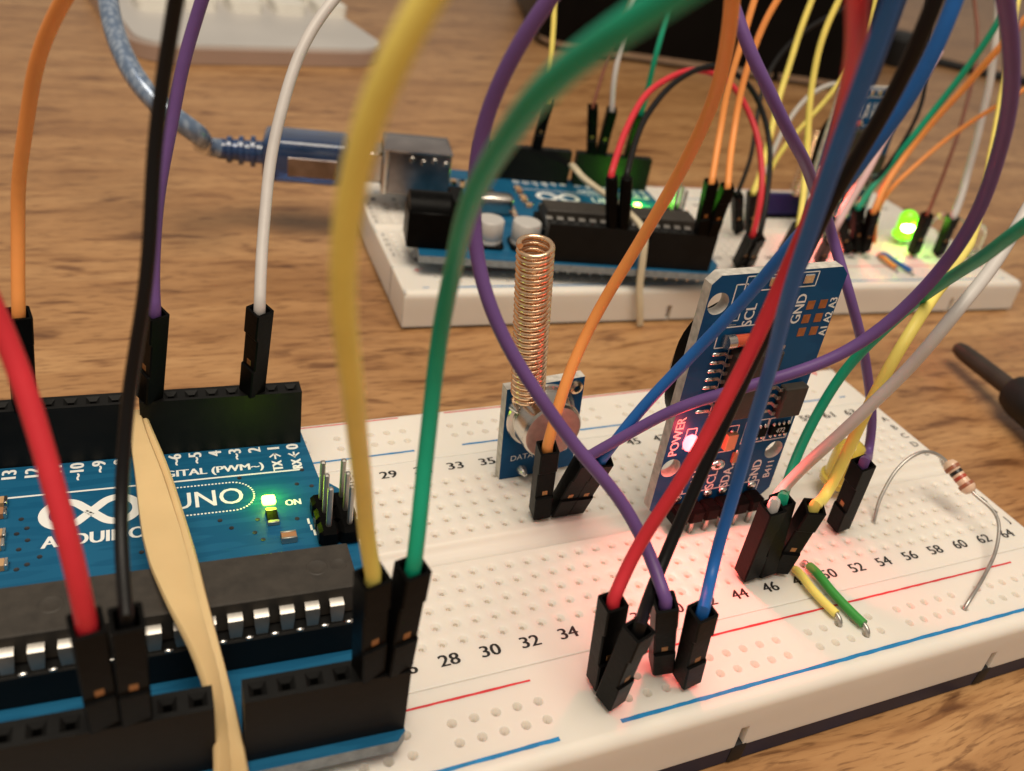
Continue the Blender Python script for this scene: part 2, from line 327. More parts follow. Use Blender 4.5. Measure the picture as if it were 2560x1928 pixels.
def power_rail(s):
    """s = -1 the near rail, +1 the far one; rows at 24.4 and 26.85, wall at 31.8"""
    bm = BM(); e = 0.5; cols = [c for g in (3, 9, 15, 21, 27, 34, 40, 46, 52, 58) for c in range(g, g + 5)]
    ymid = 25.625
    for c in cols:
        for y in (24.4, 26.85): hole_cell(bm, c * P, s * y, dy=1.225, r=0.60, deep=1.2)
    starts = [3, 9, 15, 21, 27, 34, 40, 46, 52, 58]; edges = [X0 + e]
    for g in starts: edges += [(g - 0.5) * P, (g + 4.5) * P]
    edges.append(X1 - e)
    for i in range(0, len(edges), 2): quad(bm, edges[i], edges[i + 1], *sorted((s * (ymid - 2.45), s * (ymid + 2.45))))
    for y0, y1 in ((19.7, ymid - 2.45), (ymid + 2.45, 30.2)): quad(bm, X0 + e, X1 - e, *sorted((s * y0, s * y1)))
    strip_x(bm, [(s * y, z) for y, z in [(19.7, 0)] + [(19.7 - 0.16 * math.sin(math.radians(q)), -0.16 + 0.16 * math.cos(math.radians(q))) for q in (30, 60, 90)] + [(19.54, WALL)]], X0, X1)
    top = [(30.2, 0)] + [(30.2 + 1.5 * math.sin(math.radians(q)), -1.5 + 1.5 * math.cos(math.radians(q))) for q in (15, 30, 45, 60, 75, 90)]
    strip_x(bm, [(s * y, z) for y, z in top + [(31.75, -4.4)]], X0, X1)
    xs = [X0]                              # the wall below is cut by dovetail slots
    for n in NOTCH: xs += [n - 0.6, n + 0.6]
    xs.append(X1)
    for i in range(0, len(xs), 2): strip_x(bm, [(s * 31.75, -4.4), (s * 31.85, WALL)], xs[i], xs[i + 1])
    for n in NOTCH:
        for x in (n - 0.6, n + 0.6): bm.faces.new([bm.verts.new(p) for p in ((x, s * 31.75, -4.4), (x, s * 29.6, -4.4), (x, s * 29.6, WALL), (x, s * 31.85, WALL))])
        bm.faces.new([bm.verts.new(p) for p in ((n - 0.6, s * 31.75, -4.4), (n + 0.6, s * 31.75, -4.4), (n + 0.6, s * 29.6, -4.4), (n - 0.6, s * 29.6, -4.4))])
        bm.faces.new([bm.verts.new(p) for p in ((n - 0.6, s * 29.6, -4.4), (n + 0.6, s * 29.6, -4.4), (n + 0.6, s * 29.6, WALL), (n - 0.6, s * 29.6, WALL))])
    end_caps(bm, s * 19.7, s * 31.6, e); return bm
def worn_line(bm, x0, x1, y, w, z=0.012):
    """a printed line: several short pieces whose edges waver a little"""
    n = max(8, int((x1 - x0) / 1.1)); prev = None
    for i in range(n + 1):
        x = x0 + (x1 - x0) * i / n; a = w * (0.5 + random.uniform(-0.10, 0.10)); b = w * (0.5 + random.uniform(-0.10, 0.10))
        cur = (bm.verts.new((x, y - a, z)), bm.verts.new((x, y + b, z)))
        if prev: bm.faces.new((prev[0], cur[0], cur[1], prev[1]))
        prev = cur
def make_breadboard(label, loc, rz, with_base):
    root = thing('breadboard', label, 'breadboard', loc, rz, 'two long white breadboards')
    obj('terminal_strip', terminal_strip(), 'white_plastic', root, 40)
    for s in (-1, 1): obj('power_rail', power_rail(s), 'white_plastic', root, 40)
    bm = BM()
    for c in range(1, 65):
        if c % 2 == 0: text(bm, str(c), 1.62, T(c * P, -16.35, 0.012), 1.0, 0.06, 2.5 if c > 9 else 1.2)
        else: text(bm, str(c), 1.55, T(c * P, 17.15, 0.012), 1.0, 0.06, 2.5 if c > 9 else 1.2)
    for i, ch in enumerate('ABCDEFGHIJ'):
        y = 13.97 - P * i if i < 5 else -3.81 - P * (i - 5)
        text(bm, ch, 1.35, T(165.4, y, 0.012), 1.0, 0.02); text(bm, ch, 1.35, T(0.75, y, 0.012), 0.8, 0.02)
    obj('printed_numbers', bm, 'print_black', root)
    for y, m, w in ((-21.55, 'print_red', 0.30), (-29.4, 'print_blue', 0.50), (21.8, 'print_blue', 0.34), (30.3, 'print_red', 0.22)):
        for x0, x1 in ((9, 79.0), (86.6, 157.6)):
            bm = BM(); worn_line(bm, x0, x1, y, w); obj('rail_line', bm, m, root)
    for x in (4.2, 162.2):
        for y in (-21.55, 30.0): bm = BM(); box(bm, (x, y, 0.006), (1.4, 0.3, 0.012)); box(bm, (x, y, 0.008), (0.3, 1.4, 0.012)); obj('plus_sign', bm, 'print_red', root)
        for y in (-29.4, 21.8): bm = BM(); box(bm, (x, y, 0.006), (1.4, 0.3, 0.012)); obj('minus_sign', bm, 'print_blue', root)
    if with_base:
        bm = BM(); box(bm, ((X0 + X1) / 2, 0, (WALL + TZ) / 2 + 0.02), (X1 - X0 - 0.4, 63.5, WALL - TZ - 0.04), bev=0.2); obj('base_plate', bm, 'navy_base', root)
        for n in NOTCH:
            bm = BM(); box(bm, (n + 0.3, -30.5, -9.2), (2.4, 2.9, 3.4), bev=0.4, seg=2); obj('rubber_foot', bm, 'black_rubber', root, 40)
    else:
        bm = BM(); box(bm, ((X0 + X1) / 2, 0, (WALL - 8.45) / 2), (X1 - X0 - 0.6, 62.6, 8.4 + WALL), bev=0.1); obj('backing', bm, 'pcb_edge', root)
    return root
board = make_breadboard('white breadboard in the foreground on a dark navy base, with printed numbers 28 to 64', (0, 0, 0), 0, True)
BA = math.radians(-4.0); BO = (94.0, 75.0); BZ = -2.5
def b2(x, y, z=0.0): return (BO[0] + math.cos(BA) * x - math.sin(BA) * y, BO[1] + math.sin(BA) * x + math.cos(BA) * y, BZ + z)
make_breadboard('blurred white breadboard at the back, lying flat on the wood without a base', b2(0.8, 31.8), -4.0, False)

# ================================================================ microcontroller boards
def header(bm, x0, n, y, h=8.5):
    """female header: solid block with a funnel and a square hole over every pin"""
    xa, xb = x0 - P / 2, x0 + P * (n - 0.5); w = 1.32
    def q(*ps): bm.faces.new([bm.verts.new(p) for p in ps])
    q((xa, y - w, 0), (xb, y - w, 0), (xb, y - w, h), (xa, y - w, h)); q((xa, y + w, 0), (xa, y + w, h), (xb, y + w, h), (xb, y + w, 0))
    q((xa, y - w, 0), (xa, y - w, h), (xa, y + w, h), (xa, y + w, 0)); q((xb, y - w, 0), (xb, y + w, 0), (xb, y + w, h), (xb, y - w, h))
    for i in range(n):
        cx = x0 + P * i
        rings = [[(cx + a * sx, y + b * sy, z) for a, b in ((-1, -1), (1, -1), (1, 1), (-1, 1))] for sx, sy, z in ((P / 2, w, h), (0.80, 0.80, h), (0.36, 0.36, h - 0.45), (0.34, 0.34, h - 3))]
        for r, t in zip(rings, rings[1:]):
            for k in range(4): q(r[k], r[(k + 1) % 4], t[(k + 1) % 4], t[k])
        q(*rings[-1])
def smd(parent, name, x, y, sx, sy, h, m, end='solder', along='x'):
    bm = BM(); box(bm, (x, y, h / 2 + 0.03), (sx * (0.66 if along == 'x' else 1), sy * (0.66 if along == 'y' else 1), h), bev=0.05); o = obj(name, bm, m, parent)
    bm = BM()
    for s in (-1, 1):
        d = (s * sx * 0.42, 0) if along == 'x' else (0, s * sy * 0.42)
        box(bm, (x + d[0], y + d[1], h * 0.5 + 0.03), (sx * 0.2 if along == 'x' else sx * 1.05, sy * 0.2 if along == 'y' else sy * 1.05, h * 1.04), bev=0.06)
    obj('end_cap', bm, end, o, 40); return o
def make_uno(label, loc, rz):
    r = thing('microcontroller_board', label, 'circuit board', loc, rz, 'two blue microcontroller boards')
    out = [(0, 0), (66.4, 0), (67.4, 1.0), (67.4, 3.2), (68.6, 5.0), (68.6, 38.2), (65.9, 41.6), (65.2, 52.2), (64.0, 53.3), (0, 53.3)]
    bm = BM(); prism(bm, out, -1.6, 0); me = to_mesh('circuit_board', bm, ['pcb_blue', 'pcb_edge_slate'])
    for f in me.polygons: f.material_index = 0 if abs(f.normal.z) > 0.5 else 1
    put('circuit_board', me, r)
    for nm, x0, n, y in (('pin_header', 18.8, 10, 50.8), ('pin_header', 45.72, 8, 50.8), ('pin_header', 30.48, 8, 2.54), ('pin_header', 53.34, 6, 2.54)):
        bm = BM()
        if n == 8 and y > 10: header(bm, 63.5 - P * 7, 8, y)
        else: header(bm, x0, n, y)
        ho = obj(nm, bm, 'header_plastic', r)
        bm = BM()                          # solder tails under the board
        for i in range(n): cyl(bm, ((63.5 - P * 7 if (n == 8 and y > 10) else x0) + P * i, y, -1.6), ((63.5 - P * 7 if (n == 8 and y > 10) else x0) + P * i, y, -3.2), 0.6, 0.15, 8)
        obj('solder_tails', bm, 'solder', ho)
    # --- microcontroller in its socket
    bm = BM(); box(bm, (46.4, 17.1, 2.1), (36.5, 10.0, 4.2), bev=0.15); so = obj('chip_socket', bm, 'header_plastic', r)
    bm = BM(); a = box(bm, (47.1, 17.1, 6.1), (36.2, 7.0, 3.6))
    for v in a:
        if v.co.z > 7: v.co.y = 17.1 + (v.co.y - 17.1) * 0.93; v.co.x = 46.6 + (v.co.x - 46.6) * 0.99
    bmesh.ops.bevel(bm, geom=bm.edges[:], offset=0.15, segments=1, affect='EDGES')
    chip = obj('microcontroller', bm, 'chip_plastic', r)
    for x in (35.9, 61.2, 63.5):
        bm = BM(); rr = 1.15 if x < 63 else 0.9
        lathe(bm, [(rr, 7.90), (rr * 0.95, 7.94), (rr * 0.86, 7.94), (rr * 0.76, 7.905), (0.01, 7.905)], 28, Matrix.Translation((x, 17.2, 0)), cap=False); obj('mould_mark', bm, 'chip_plastic', chip, 40)
    bm = BM(); pr = [(0.9, 6.35), (0.0, 6.35), (-0.35, 6.2), (-0.5, 5.7), (-0.62, 4.3)]
    for i in range(len(pr) - 1):
        (y0, z0), (y1, z1) = pr[i], pr[i + 1]; w0 = 0.72 if z0 > 4.6 else 0.6; w1 = 0.72 if z1 > 4.6 else 0.55
        bm.faces.new([bm.verts.new(p) for p in ((-w0, y0, z0), (w0, y0, z0), (w1, y1, z1), (-w1, y1, z1))])
    bmesh.ops.remove_doubles(bm, verts=bm.verts[:], dist=1e-4); bmesh.ops.solidify(bm, geom=bm.faces[:], thickness=0.25)
    pin = to_mesh('pin', bm, 'tin', 50)
    for i in range(14):
        x = 29.6 + P * i
        put('pin', pin, chip, (x, 13.35, 0)); put('pin', pin, chip, (x, 20.85, 0), Quaternion((0, 0, 0, 1)))
    bm = BM()
    for i in range(14): bmesh.ops.create_icosphere(bm, subdivisions=2, radius=0.42, matrix=Matrix.Translation((30.85 + P * i, 12.4, 4.25)) @ Matrix.Diagonal((1.15, 0.8, 0.5, 1)))
    obj('socket_contacts', bm, 'solder', so, 60)
    # --- programming header
    bm = BM()
    for i in range(2):
        for j in range(3):
            box(bm, (64.9 + P * i, 29.3 + P * j, 1.25), (2.5, 2.5, 2.5), bev=0.45)
    ic = obj('programming_header', bm, 'black_plastic', r)
    bm = BM(); box(bm, (0, 0, 4.2), (0.64, 0.64, 8.4), bev=0.16); pm = to_mesh('pin', bm, 'tin')
    for i in range(2):
        for j in range(3): put('pin', pm, ic, (64.9 + P * i, 29.3 + P * j, 0))
    # --- power lamp with its lettering and resistor
    bm = BM(); box(bm, (58.9, 37.55, 0.42), (1.7, 1.5, 0.75), bev=0.3, seg=2); obj('power_led', bm, 'glow_green', r, 50)
    smd(r, 'resistor', 58.95, 34.5, 1.35, 2.7, 0.55, 'black_plastic', 'tin', 'y'); smd(r, 'capacitor', 60.35, 30.3, 1.8, 1.3, 0.9, 'brown_part', 'tin', 'y')
    for i, (x, y, m) in enumerate([(28.3, 42.4, 'tan_part'), (28.4, 40.4, 'brown_part'), (28.6, 36.6, 'tan_part'), (28.6, 34.9, 'tan_part'), (29.2, 31.6, 'tan_part')]): smd(r, 'capacitor', x, y, 2.0, 1.25, 0.85, m, 'solder')
    # --- silkscreen
    bm = BM(); z = 0.015
    for lab, x in (('13', 28.96), ('12', 31.5), ('~11', 34.04), ('~10', 36.58), ('~9', 39.12), ('8', 41.66), ('7', 45.72), ('~6', 48.26), ('~5', 50.8), ('4', 53.34), ('~3', 55.88), ('2', 58.42)):
        n = len(lab); text(bm, lab, 1.62, T(x, 48.7 - 0.60 * (n - 1), z, 90), 0.95, 0.11)
    for lab, lab2, x in (('1', 'TX', 60.96), ('0', 'RX', 63.5)):
        text(bm, lab, 1.62, T(x, 48.7, z, 90), 1.0, 0.11); text(bm, lab2, 1.30, T(x + 0.05, 44.85, z, 90), 0.85, 0.11)
        s = 1 if lab == '1' else -1
        for q in (-1, 1): box(bm, (x + q * 0.36, 47.0 - 0.22 * s + 0.36 * s, z), (0.24, 1.05, 0.004), Matrix.Rotation(q * s * math.radians(45), 3, 'Z'))
        box(bm, (x, 46.9, z), (0.24, 1.25, 0.004))
    text(bm, 'DIGITAL (PWM~)', 1.32, T(52.1, 45.0, z), 0.98, 0.07, 14.3)
    box(bm, (46.5, 43.55, z), (35.0, 0.28, 0.004))
    # endless-loop logo
    loop = []; d_, r_ = 2.95, 2.2; ph = math.asin(r_ / d_); ln = math.sqrt(d_ * d_ - r_ * r_)
    for sgn in (1, -1):
        for i in range(8): loop.append((sgn * ln * math.cos(ph) * i / 8, ln * math.sin(ph) * i / 8))
        a0 = math.pi / 2 + ph; a0 = math.atan2(ln * math.sin(ph), ln * math.cos(ph) - d_)
        for i in range(40): an = a0 - 2 * a0 * i / 40; loop.append((sgn * (d_ + r_ * math.cos(an)), r_ * math.sin(an)))
        for i in range(8): loop.append((sgn * ln * math.cos(ph) * (1 - i / 8), -ln * math.sin(ph) * (1 - i / 8)))
    loop.append((0.0, 0.0)); loop = [(38.35 + x, 39.5 + y) for x, y in loop]
    for i in range(len(loop) - 1):
        (x0, y0), (x1, y1) = loop[i], loop[i + 1]; d = Vector((x1 - x0, y1 - y0)).normalized() * 0.05; nrm = Vector((-(y1 - y0), x1 - x0)).normalized() * 0.56
        zz = z + 0.001 * (i % 2) + (0.004 if i < 48 else 0)
        bm.faces.new([bm.verts.new(p) for p in ((x0 - d.x + nrm.x, y0 - d.y + nrm.y, zz), (x0 - d.x - nrm.x, y0 - d.y - nrm.y, zz), (x1 + d.x - nrm.x, y1 + d.y - nrm.y, zz), (x1 + d.x + nrm.x, y1 + d.y + nrm.y, zz))])
    text(bm, 'ARDUINO', 1.95, T(38.8, 34.85, z), 1.12, 0.09, 11.2)
    text(bm, 'UNO', 3.05, T(51.7, 39.6, z), 1.12, 0.04, 8.6)
    # dotted capsule around the word
    xa, xb, yc, rr = 46.6, 54.6, 39.55, 2.75; per = []
    n1 = int((xb - xa) / 0.42)
    per += [(xa + (xb - xa) * i / n1, yc + rr) for i in range(n1)]
    n2 = int(math.pi * rr / 0.42); per += [(xb + rr * math.sin(math.pi * i / n2), yc + rr * math.cos(math.pi * i / n2)) for i in range(n2)]
    per += [(xb - (xb - xa) * i / n1, yc - rr) for i in range(n1 + 1)]
    for x, y in per:
        vs = [bm.verts.new((x + 0.15 * math.cos(a * math.pi / 3), y + 0.15 * math.sin(a * math.pi / 3), z)) for a in range(6)]; bm.faces.new(vs)
    text(bm, 'ON', 1.10, T(61.9, 37.1, z), 1.2, 0.06, 2.0)
    for x, y in ((63.2, 33.2), (63.35, 32.0), (63.6, 31.0)): box(bm, (x, y, z), (0.28, 1.0, 0.004))
    obj('silkscreen', bm, 'print_white', r)
    # plated holes
    bm = BM(); rnd = random.Random(3)
    for x, y in [(30.9, 39.4), (31.6, 37.7), (30.6, 36.9), (31.8, 35.6), (31.0, 34.2), (33.2, 32.6), (32.0, 31.6), (31.0, 31.0), (30.0, 32.2), (46.0, 32.4), (52.8, 35.2), (54.0, 33.6), (57.2, 34.6), (61.9, 33.9), (64.0, 43.4), (64.3, 49.8), (62.9, 40.6), (57.4, 30.9), (43.8, 31.3), (64.7, 39.9), (55.9, 43.0), (56.6, 32.3)]:
        lathe(bm, [(0.30, 0.0), (0.29, 0.05), (0.15, 0.03), (0.10, 0.02), (0.01, 0.02)], 12, Matrix.Translation((x, y, 0)), cap=False)
    obj('plated_holes', bm, 'via', r)
    # --- connectors on the left side
    bm = BM(); box(bm, (2.2, 38.1, 5.2), (14.6, 11.4, 10.2), bev=0.3); u = obj('usb_socket', bm, 'socket_reflect_and_grip', r, 40)
    bm = BM(); box(bm, (1.7, 38.1, 10.7), (16.0, 12.2, 0.7), bev=0.3, seg=2); obj('top_shell', bm, 'steel_dim_reflect', u, 40)
    bm = BM(); box(bm, (-5.6, 38.1, 5.4), (1.4, 12.2, 10.9), bev=0.3); obj('front_flange', bm, 'steel', u, 40)
    for k in range(4): bm = BM(); box(bm, (0.4 + 2.6 * k, 32.3, 8.9 - 0.5 * (k % 2)), (1.3, 0.5, 1.3), bev=0.2); obj('spring_tab', bm, 'steel', u, 40)
    bm = BM(); box(bm, (-6.35, 38.1, 5.5), (0.12, 9.4, 8.2)); box(bm, (-6.5, 38.1, 5.2), (0.4, 5.6, 3.2), bev=0.2); obj('usb_opening', bm, 'black_plastic', u)
    bm = BM(); box(bm, (7.7, 7.8, 5.5), (3.2, 9.0, 11.0), bev=0.3); box(bm, (3.2, 7.8, 4.0), (11.5, 8.9, 8.0), bev=0.3); cyl(bm, (-2.3, 7.8, 6.4), (8, 7.8, 6.4), 4.5, None, 28)
    obj('power_jack', bm, 'black_plastic', r, 40)
    for x in (15.4, 23.6):
        bm = BM(); box(bm, (x, 8.2, 0.5), (6.6, 6.6, 1.0), bev=0.7); c = obj('capacitor', bm, 'black_plastic', r)
        bm = BM(); lathe(bm, [(3.05, 0.8), (3.15, 1.3), (2.95, 1.7), (3.15, 2.1), (3.15, 5.6), (2.95, 5.85), (0.01, 5.85)], 28, Matrix.Translation((x, 8.2, 0)), cap=False); obj('can', bm, 'alu', c, 40)
    bm = BM(); box(bm, (18.5, 26.5, 2.3), (11.0, 4.4, 4.6), bev=1.2, seg=3); obj('crystal', bm, 'steel', r, 50)
    bm = BM(); box(bm, (12.3, 27.5, 0.9), (3.0, 6.3, 1.7), bev=0.2); obj('voltage_regulator', bm, 'chip_plastic', r)
    bm = BM(); box(bm, (19.0, 36.0, 0.6), (5, 5, 1.0), bev=0.1); obj('usb_chip', bm, 'chip_plastic', r)
    bm = BM(); box(bm, (6.4, 50.1, 1.5), (4, 3.2, 3.0), bev=0.2); obj('reset_button', bm, 'tin', r)
    for i in range(9): smd(r, 'resistor', 12.2 + (i % 3) * 2.3 + (2 if i > 5 else 0), 44.3 - (i // 3) * 1.9, 1.9, 1.1, 0.6, 'black_plastic' if i % 2 else 'tan_part', 'tin')
    for i in range(6): smd(r, 'resistor', 24.6, 24.2 + i * 2.3, 1.2, 1.8, 0.6, 'tan_part' if i % 2 else 'brown_part', 'tin', 'y')
    return r
UO = (-4.82, -24.14, 3.58); UA = -2.65
uno = make_uno('blue circuit board at left with white endless-loop logo, crossed by a wide rubber band', UO, UA)
UO2 = (98.84, 82.0, 2.33); UA2 = -12.85
uno2 = copy_tree(uno); uno2.location = [v * S for v in UO2]; uno2.rotation_euler = (0, 0, math.radians(UA2))
for ch in uno2.children:                    # the rear board's chip sits lower
    if ch.name.startswith(('microcontroller', 'chip_socket')): ch.location.z -= 1.3 * S
for ch in uno2.children:                    # and its near headers stop one pin short
    if ch.name.startswith('pin_header') and min(v.co.y for v in ch.data.vertices) < 0.01: ch.location.x -= 2.54 * S
uno2['label'] = 'blurred blue circuit board strapped on the rear breadboard, with the blue USB cable plugged in'
def loc_of(o, a): 
    c, s = math.cos(math.radians(a)), math.sin(math.radians(a))
    return lambda x, y, z: (o[0] + c * x - s * y, o[1] + s * x + c * y, o[2] + z)
u1 = loc_of(UO, UA); u2 = loc_of(UO2, UA2)
lamp('power_led_light_front', 'POINT', u1(58.9, 37.9, 1.8), 0.0010, (0.62, 1.0, 0.0), 0.0006)
lamp('power_led_light_back', 'POINT', u2(58.9, 38.2, 1.8), 0.0050, (0.20, 1.0, 0.05), 0.0006)

# rubber bands (flattened rings of rubber with a twist)
def ribbon(bm, pts, widths, th, tilt, step=1.5):
    path = smooth_path(spline(pts, step), 4); n = len(widths)
    def prof(k):
        i = min(n - 2, int(k * (n - 1))); f = k * (n - 1) - i; w = widths[i] * (1 - f) + widths[i + 1] * f; t = math.radians(tilt[i] * (1 - f) + tilt[i + 1] * f)
        base = [(-w / 2, -th / 2), (-w / 4, -th * 0.62), (w / 4, -th * 0.62), (w / 2, -th / 2), (w / 2 + th * 0.2, 0), (w / 2, th / 2), (w / 4, th * 0.62), (-w / 4, th * 0.62), (-w / 2, th / 2), (-w / 2 - th * 0.2, 0)]
        return [(a * math.cos(t) - b * math.sin(t), a * math.sin(t) + b * math.cos(t)) for a, b in base]
    sweep(bm, path, prof, True, (1, 0, 0))
rb = thing('rubber_band', 'wide tan rubber band stretched over the front circuit board', 'rubber band', u1(50, 0, 0), UA)
def rel(pts, o=(50, 0, 0)): return [(x - o[0], y - o[1], z - o[2]) for x, y, z in pts]
bm = BM(); ribbon(bm, rel([(43.7, 54.4, -6), (43.7, 54.2, 2), (43.7, 52.8, 5.6), (43.8, 50, 6.2), (44.2, 45, 6.4), (45.1, 37.2, 7.0), (45.9, 28, 7.7), (46.9, 18.9, 8.5), (48.0, 12.0, 8.9), (49.2, 7.4, 8.0), (49.9, 4.5, 6.2), (50.2, 2.6, 4.0), (50.1, -0.6, 0.6), (49.4, -1.4, -5)]),
                   [1.0, 1.0, 1.2, 1.6, 2.2, 2.8, 3.3, 3.7, 3.6, 2.8, 2.0, 1.7, 1.8, 1.9], 0.75, [0, 0, 5, 8, 10, 10, 8, 5, 0, -10, -30, -40, -25, -20]); obj('upper_strand', bm, 'rubber_band', rb, 50)
bm = BM(); ribbon(bm, rel([(44.4, 54.4, -6), (44.4, 54.2, 1.6), (44.4, 52.8, 5.0), (44.6, 50, 5.6), (45.4, 45, 5.9), (46.6, 37.2, 6.4), (47.6, 28, 7.4), (48.6, 18.9, 8.25), (49.3, 12.0, 8.4), (50.0, 7.4, 7.2), (50.5, 4.5, 5.5), (50.9, 2.6, 3.6), (51.4, -0.6, 0.6), (51.6, -1.4, -5)]),
                   [1.0, 1.0, 1.1, 1.3, 1.6, 1.8, 1.9, 1.9, 1.8, 1.6, 1.5, 1.5, 1.6, 1.6], 0.7, [0, 0, 20, 30, 35, 38, 35, 30, 20, 10, 0, 0, 20, 20]); obj('lower_strand', bm, 'rubber_band', rb, 50)
rb = thing('rubber_band', 'thin cream rubber band strapping the rear circuit board to its breadboard', 'rubber band', u2(46, 0, 0), UA2)
bm = BM(); ribbon(bm, rel([(43.7, 54.4, -10), (43.6, 54.2, 2), (43.2, 51, 5.0), (42.6, 44, 6.4), (42.5, 36, 7.0), (43.6, 26, 8.0), (45.8, 16, 8.6), (46.9, 8, 8.9), (47.4, 3.8, 8.9), (47.7, 1.0, 8.4), (48.2, -0.7, 1.0), (48.7, -1.1, -4.4), (49.3, -1.6, -6.4), (50.9, -1.4, -12.9)], (46, 0, 0)),
                   [1.35] * 14, 0.8, [0, 0, 15, 20, 20, 15, 5, 0, 0, 0, 0, 0, 0, 0]); obj('strand', bm, 'rubber_cream', rb, 50)

# ================================================================ clock module standing in the breadboard (front face looks along -y)
def make_clock(label, loc, rz, roll=-1.3):
    r = thing('clock_module', label, 'circuit board', loc, rz, 'two clock modules'); r.rotation_euler = (0, math.radians(roll), math.radians(rz))
    def fz(x, z, y=-0.015, rot=0.0): return Matrix.Translation((x, y, z)) @ Matrix.Rotation(math.radians(90), 4, 'X') @ Matrix.Rotation(math.radians(rot), 4, 'Z')
    W2, Z0, Z1 = 10.3, 2.9, 40.0; holes = ((-8.7, 11.1), (8.5, 11.3), (-8.6, 36.2), (8.6, 38.6))
    # board with real mounting holes: rows of cells around each hole
    bm = BM(); c = 1.1
    poly = [(-W2 + c, Z0), (W2 - c, Z0), (W2, Z0 + c), (W2, Z1 - c), (W2 - c, Z1), (-W2 + c, Z1), (-W2, Z1 - c), (-W2, Z0 + c)]
    o = [bm.verts.new((x, 0, z)) for x, z in poly]; es = [bm.edges.new((o[i], o[(i + 1) % 8])) for i in range(8)]
    for hx, hz in holes[:3]:
        v = [bm.verts.new((hx + 1.5 * math.cos(2 * math.pi * i / 24), 0, hz + 1.5 * math.sin(2 * math.pi * i / 24))) for i in range(24)]
        es += [bm.edges.new((v[i], v[(i + 1) % 24])) for i in range(24)]
    bmesh.ops.triangle_fill(bm, edges=es, use_beauty=True)
    g = bmesh.ops.extrude_face_region(bm, geom=bm.faces[:]); bmesh.ops.translate(bm, verts=[e for e in g['geom'] if isinstance(e, bmesh.types.BMVert)], vec=(0, 1.6, 0))
    me = to_mesh('circuit_board', bm, ['pcb_navy', 'pcb_edge'])
    for f in me.polygons: f.material_index = 0 if abs(f.normal.y) > 0.5 else 1
    put('circuit_board', me, r)
    # battery holder behind
    def rr(x0, z0, x1, z1, q, n=8): return [(cx + q * math.cos(math.radians(a + 90 * i / n)), cz + q * math.sin(math.radians(a + 90 * i / n))) for cx, cz, a in ((x1 - q, z0 + q, -90), (x1 - q, z1 - q, 0), (x0 + q, z1 - q, 90), (x0 + q, z0 + q, 180)) for i in range(n + 1)]
    flip = Matrix.Rotation(math.radians(90), 4, 'X')
    bm = BM(); vs = prism(bm, rr(-7.8, 12.5, 10.2, 33.0, 7.5), -6.6, -1.6); bmesh.ops.transform(bm, matrix=flip, verts=vs); bh = obj('battery_holder', bm, 'black_plastic', r, 30)
    bm = BM(); lathe(bm, [(8.6, 0), (8.6, 0.9), (8.2, 1.2), (0.01, 1.2)], 40, Matrix.Translation((1.2, 6.5, 22.7)) @ Matrix.Rotation(math.radians(-90), 4, 'X')); obj('coin_battery', bm, 'steel', bh, 40)
    # pin header, right-angled pins down into the holes
    bm = BM()
    for i in range(6): box(bm, (-6.23 + P * i, -1.35, 3.35), (2.5, 2.6, 2.5), bev=0.4)
    ph = obj('pin_header', bm, 'black_plastic', r)
    bm = BM(); box(bm, (0, -1.6, -0.2), (0.64, 0.64, 5.4), bev=0.12); pm = to_mesh('pin', bm, 'tin')
    for i in range(6): put('pin', pm, ph, (-6.23 + P * i, 0, 0))
    bm = BM()
    for i in range(6): bmesh.ops.create_icosphere(bm, subdivisions=2, radius=0.8, matrix=Matrix.Translation((-6.23 + P * i, -0.2, 5.3)) @ Matrix.Diagonal((1, 0.5, 0.8, 1)))
    obj('solder_joints', bm, 'solder', ph, 60)
    # big clock chip with gull-wing pins on both long sides
    bm = BM(); box(bm, (-1.3, -1.25, 24.6), (7.3, 2.2, 10.2), bev=0.35); ch = obj('clock_chip', bm, 'chip_plastic', r)
    bm = BM(); box(bm, (0, -0.95, 0), (0.5, 0.16, 0.46)); box(bm, (-0.42, -0.60, 0), (0.16, 0.85, 0.46)); box(bm, (-0.95, -0.16, 0), (1.0, 0.18, 0.46)); pm = to_mesh('pin', bm, 'tin')
    bm = BM(); box(bm, (0, -0.95, 0), (0.5, 0.16, 0.46)); box(bm, (0.42, -0.60, 0), (0.16, 0.85, 0.46)); box(bm, (0.95, -0.16, 0), (1.0, 0.18, 0.46)); pmr = to_mesh('pin', bm, 'tin')
    bm = BM(); bmesh.ops.create_icosphere(bm, subdivisions=2, radius=0.5, matrix=Matrix.Translation((-1.35, -0.1, 0)) @ Matrix.Diagonal((1.7, 0.5, 0.62, 1))); sj = to_mesh('solder_joint', bm, 'solder', 60)
    for i in range(8):
        z = 20.2 + 1.25 * i
        put('pin', pm, ch, (-5.05, 0, z)); put('pin', pmr, ch, (2.45, 0, z))
        put('solder_joint', sj, ch, (-5.3, 0, z))
    # memory chip on the right
    bm = BM(); box(bm, (7.3, -0.9, 20.6), (3.9, 1.5, 4.9), bev=0.2); ch = obj('memory_chip', bm, 'chip_plastic', r)
    for i in range(4): put('pin', pm, ch, (5.3, 0, 18.7 + 1.27 * i))
    # resistor networks, capacitor, glass diode, power lamp
    def block(name, x, z, sx, sz, h, m, ends, n=4):
        bm = BM(); box(bm, (x, -h / 2, z), (sx, h, sz), bev=0.06); ob = obj(name, bm, m, r); bm = BM()
        for s in (-1, 1):
            for i in range(n): bmesh.ops.create_icosphere(bm, subdivisions=1, radius=0.36, matrix=Matrix.Translation((x - sx / 2 + sx * (i + 0.5) / n, -0.25, z + s * (sz / 2 + 0.2))) @ Matrix.Diagonal((0.75, 0.9, 1.2, 1)))
        obj('end_caps', bm, ends, ob, 60)
    block('resistor_network', 7.9, 15.2, 3.3, 1.5, 0.55, 'black_plastic', 'solder'); block('resistor_network', 3.9, 15.2, 3.3, 1.5, 0.55, 'black_plastic', 'solder')
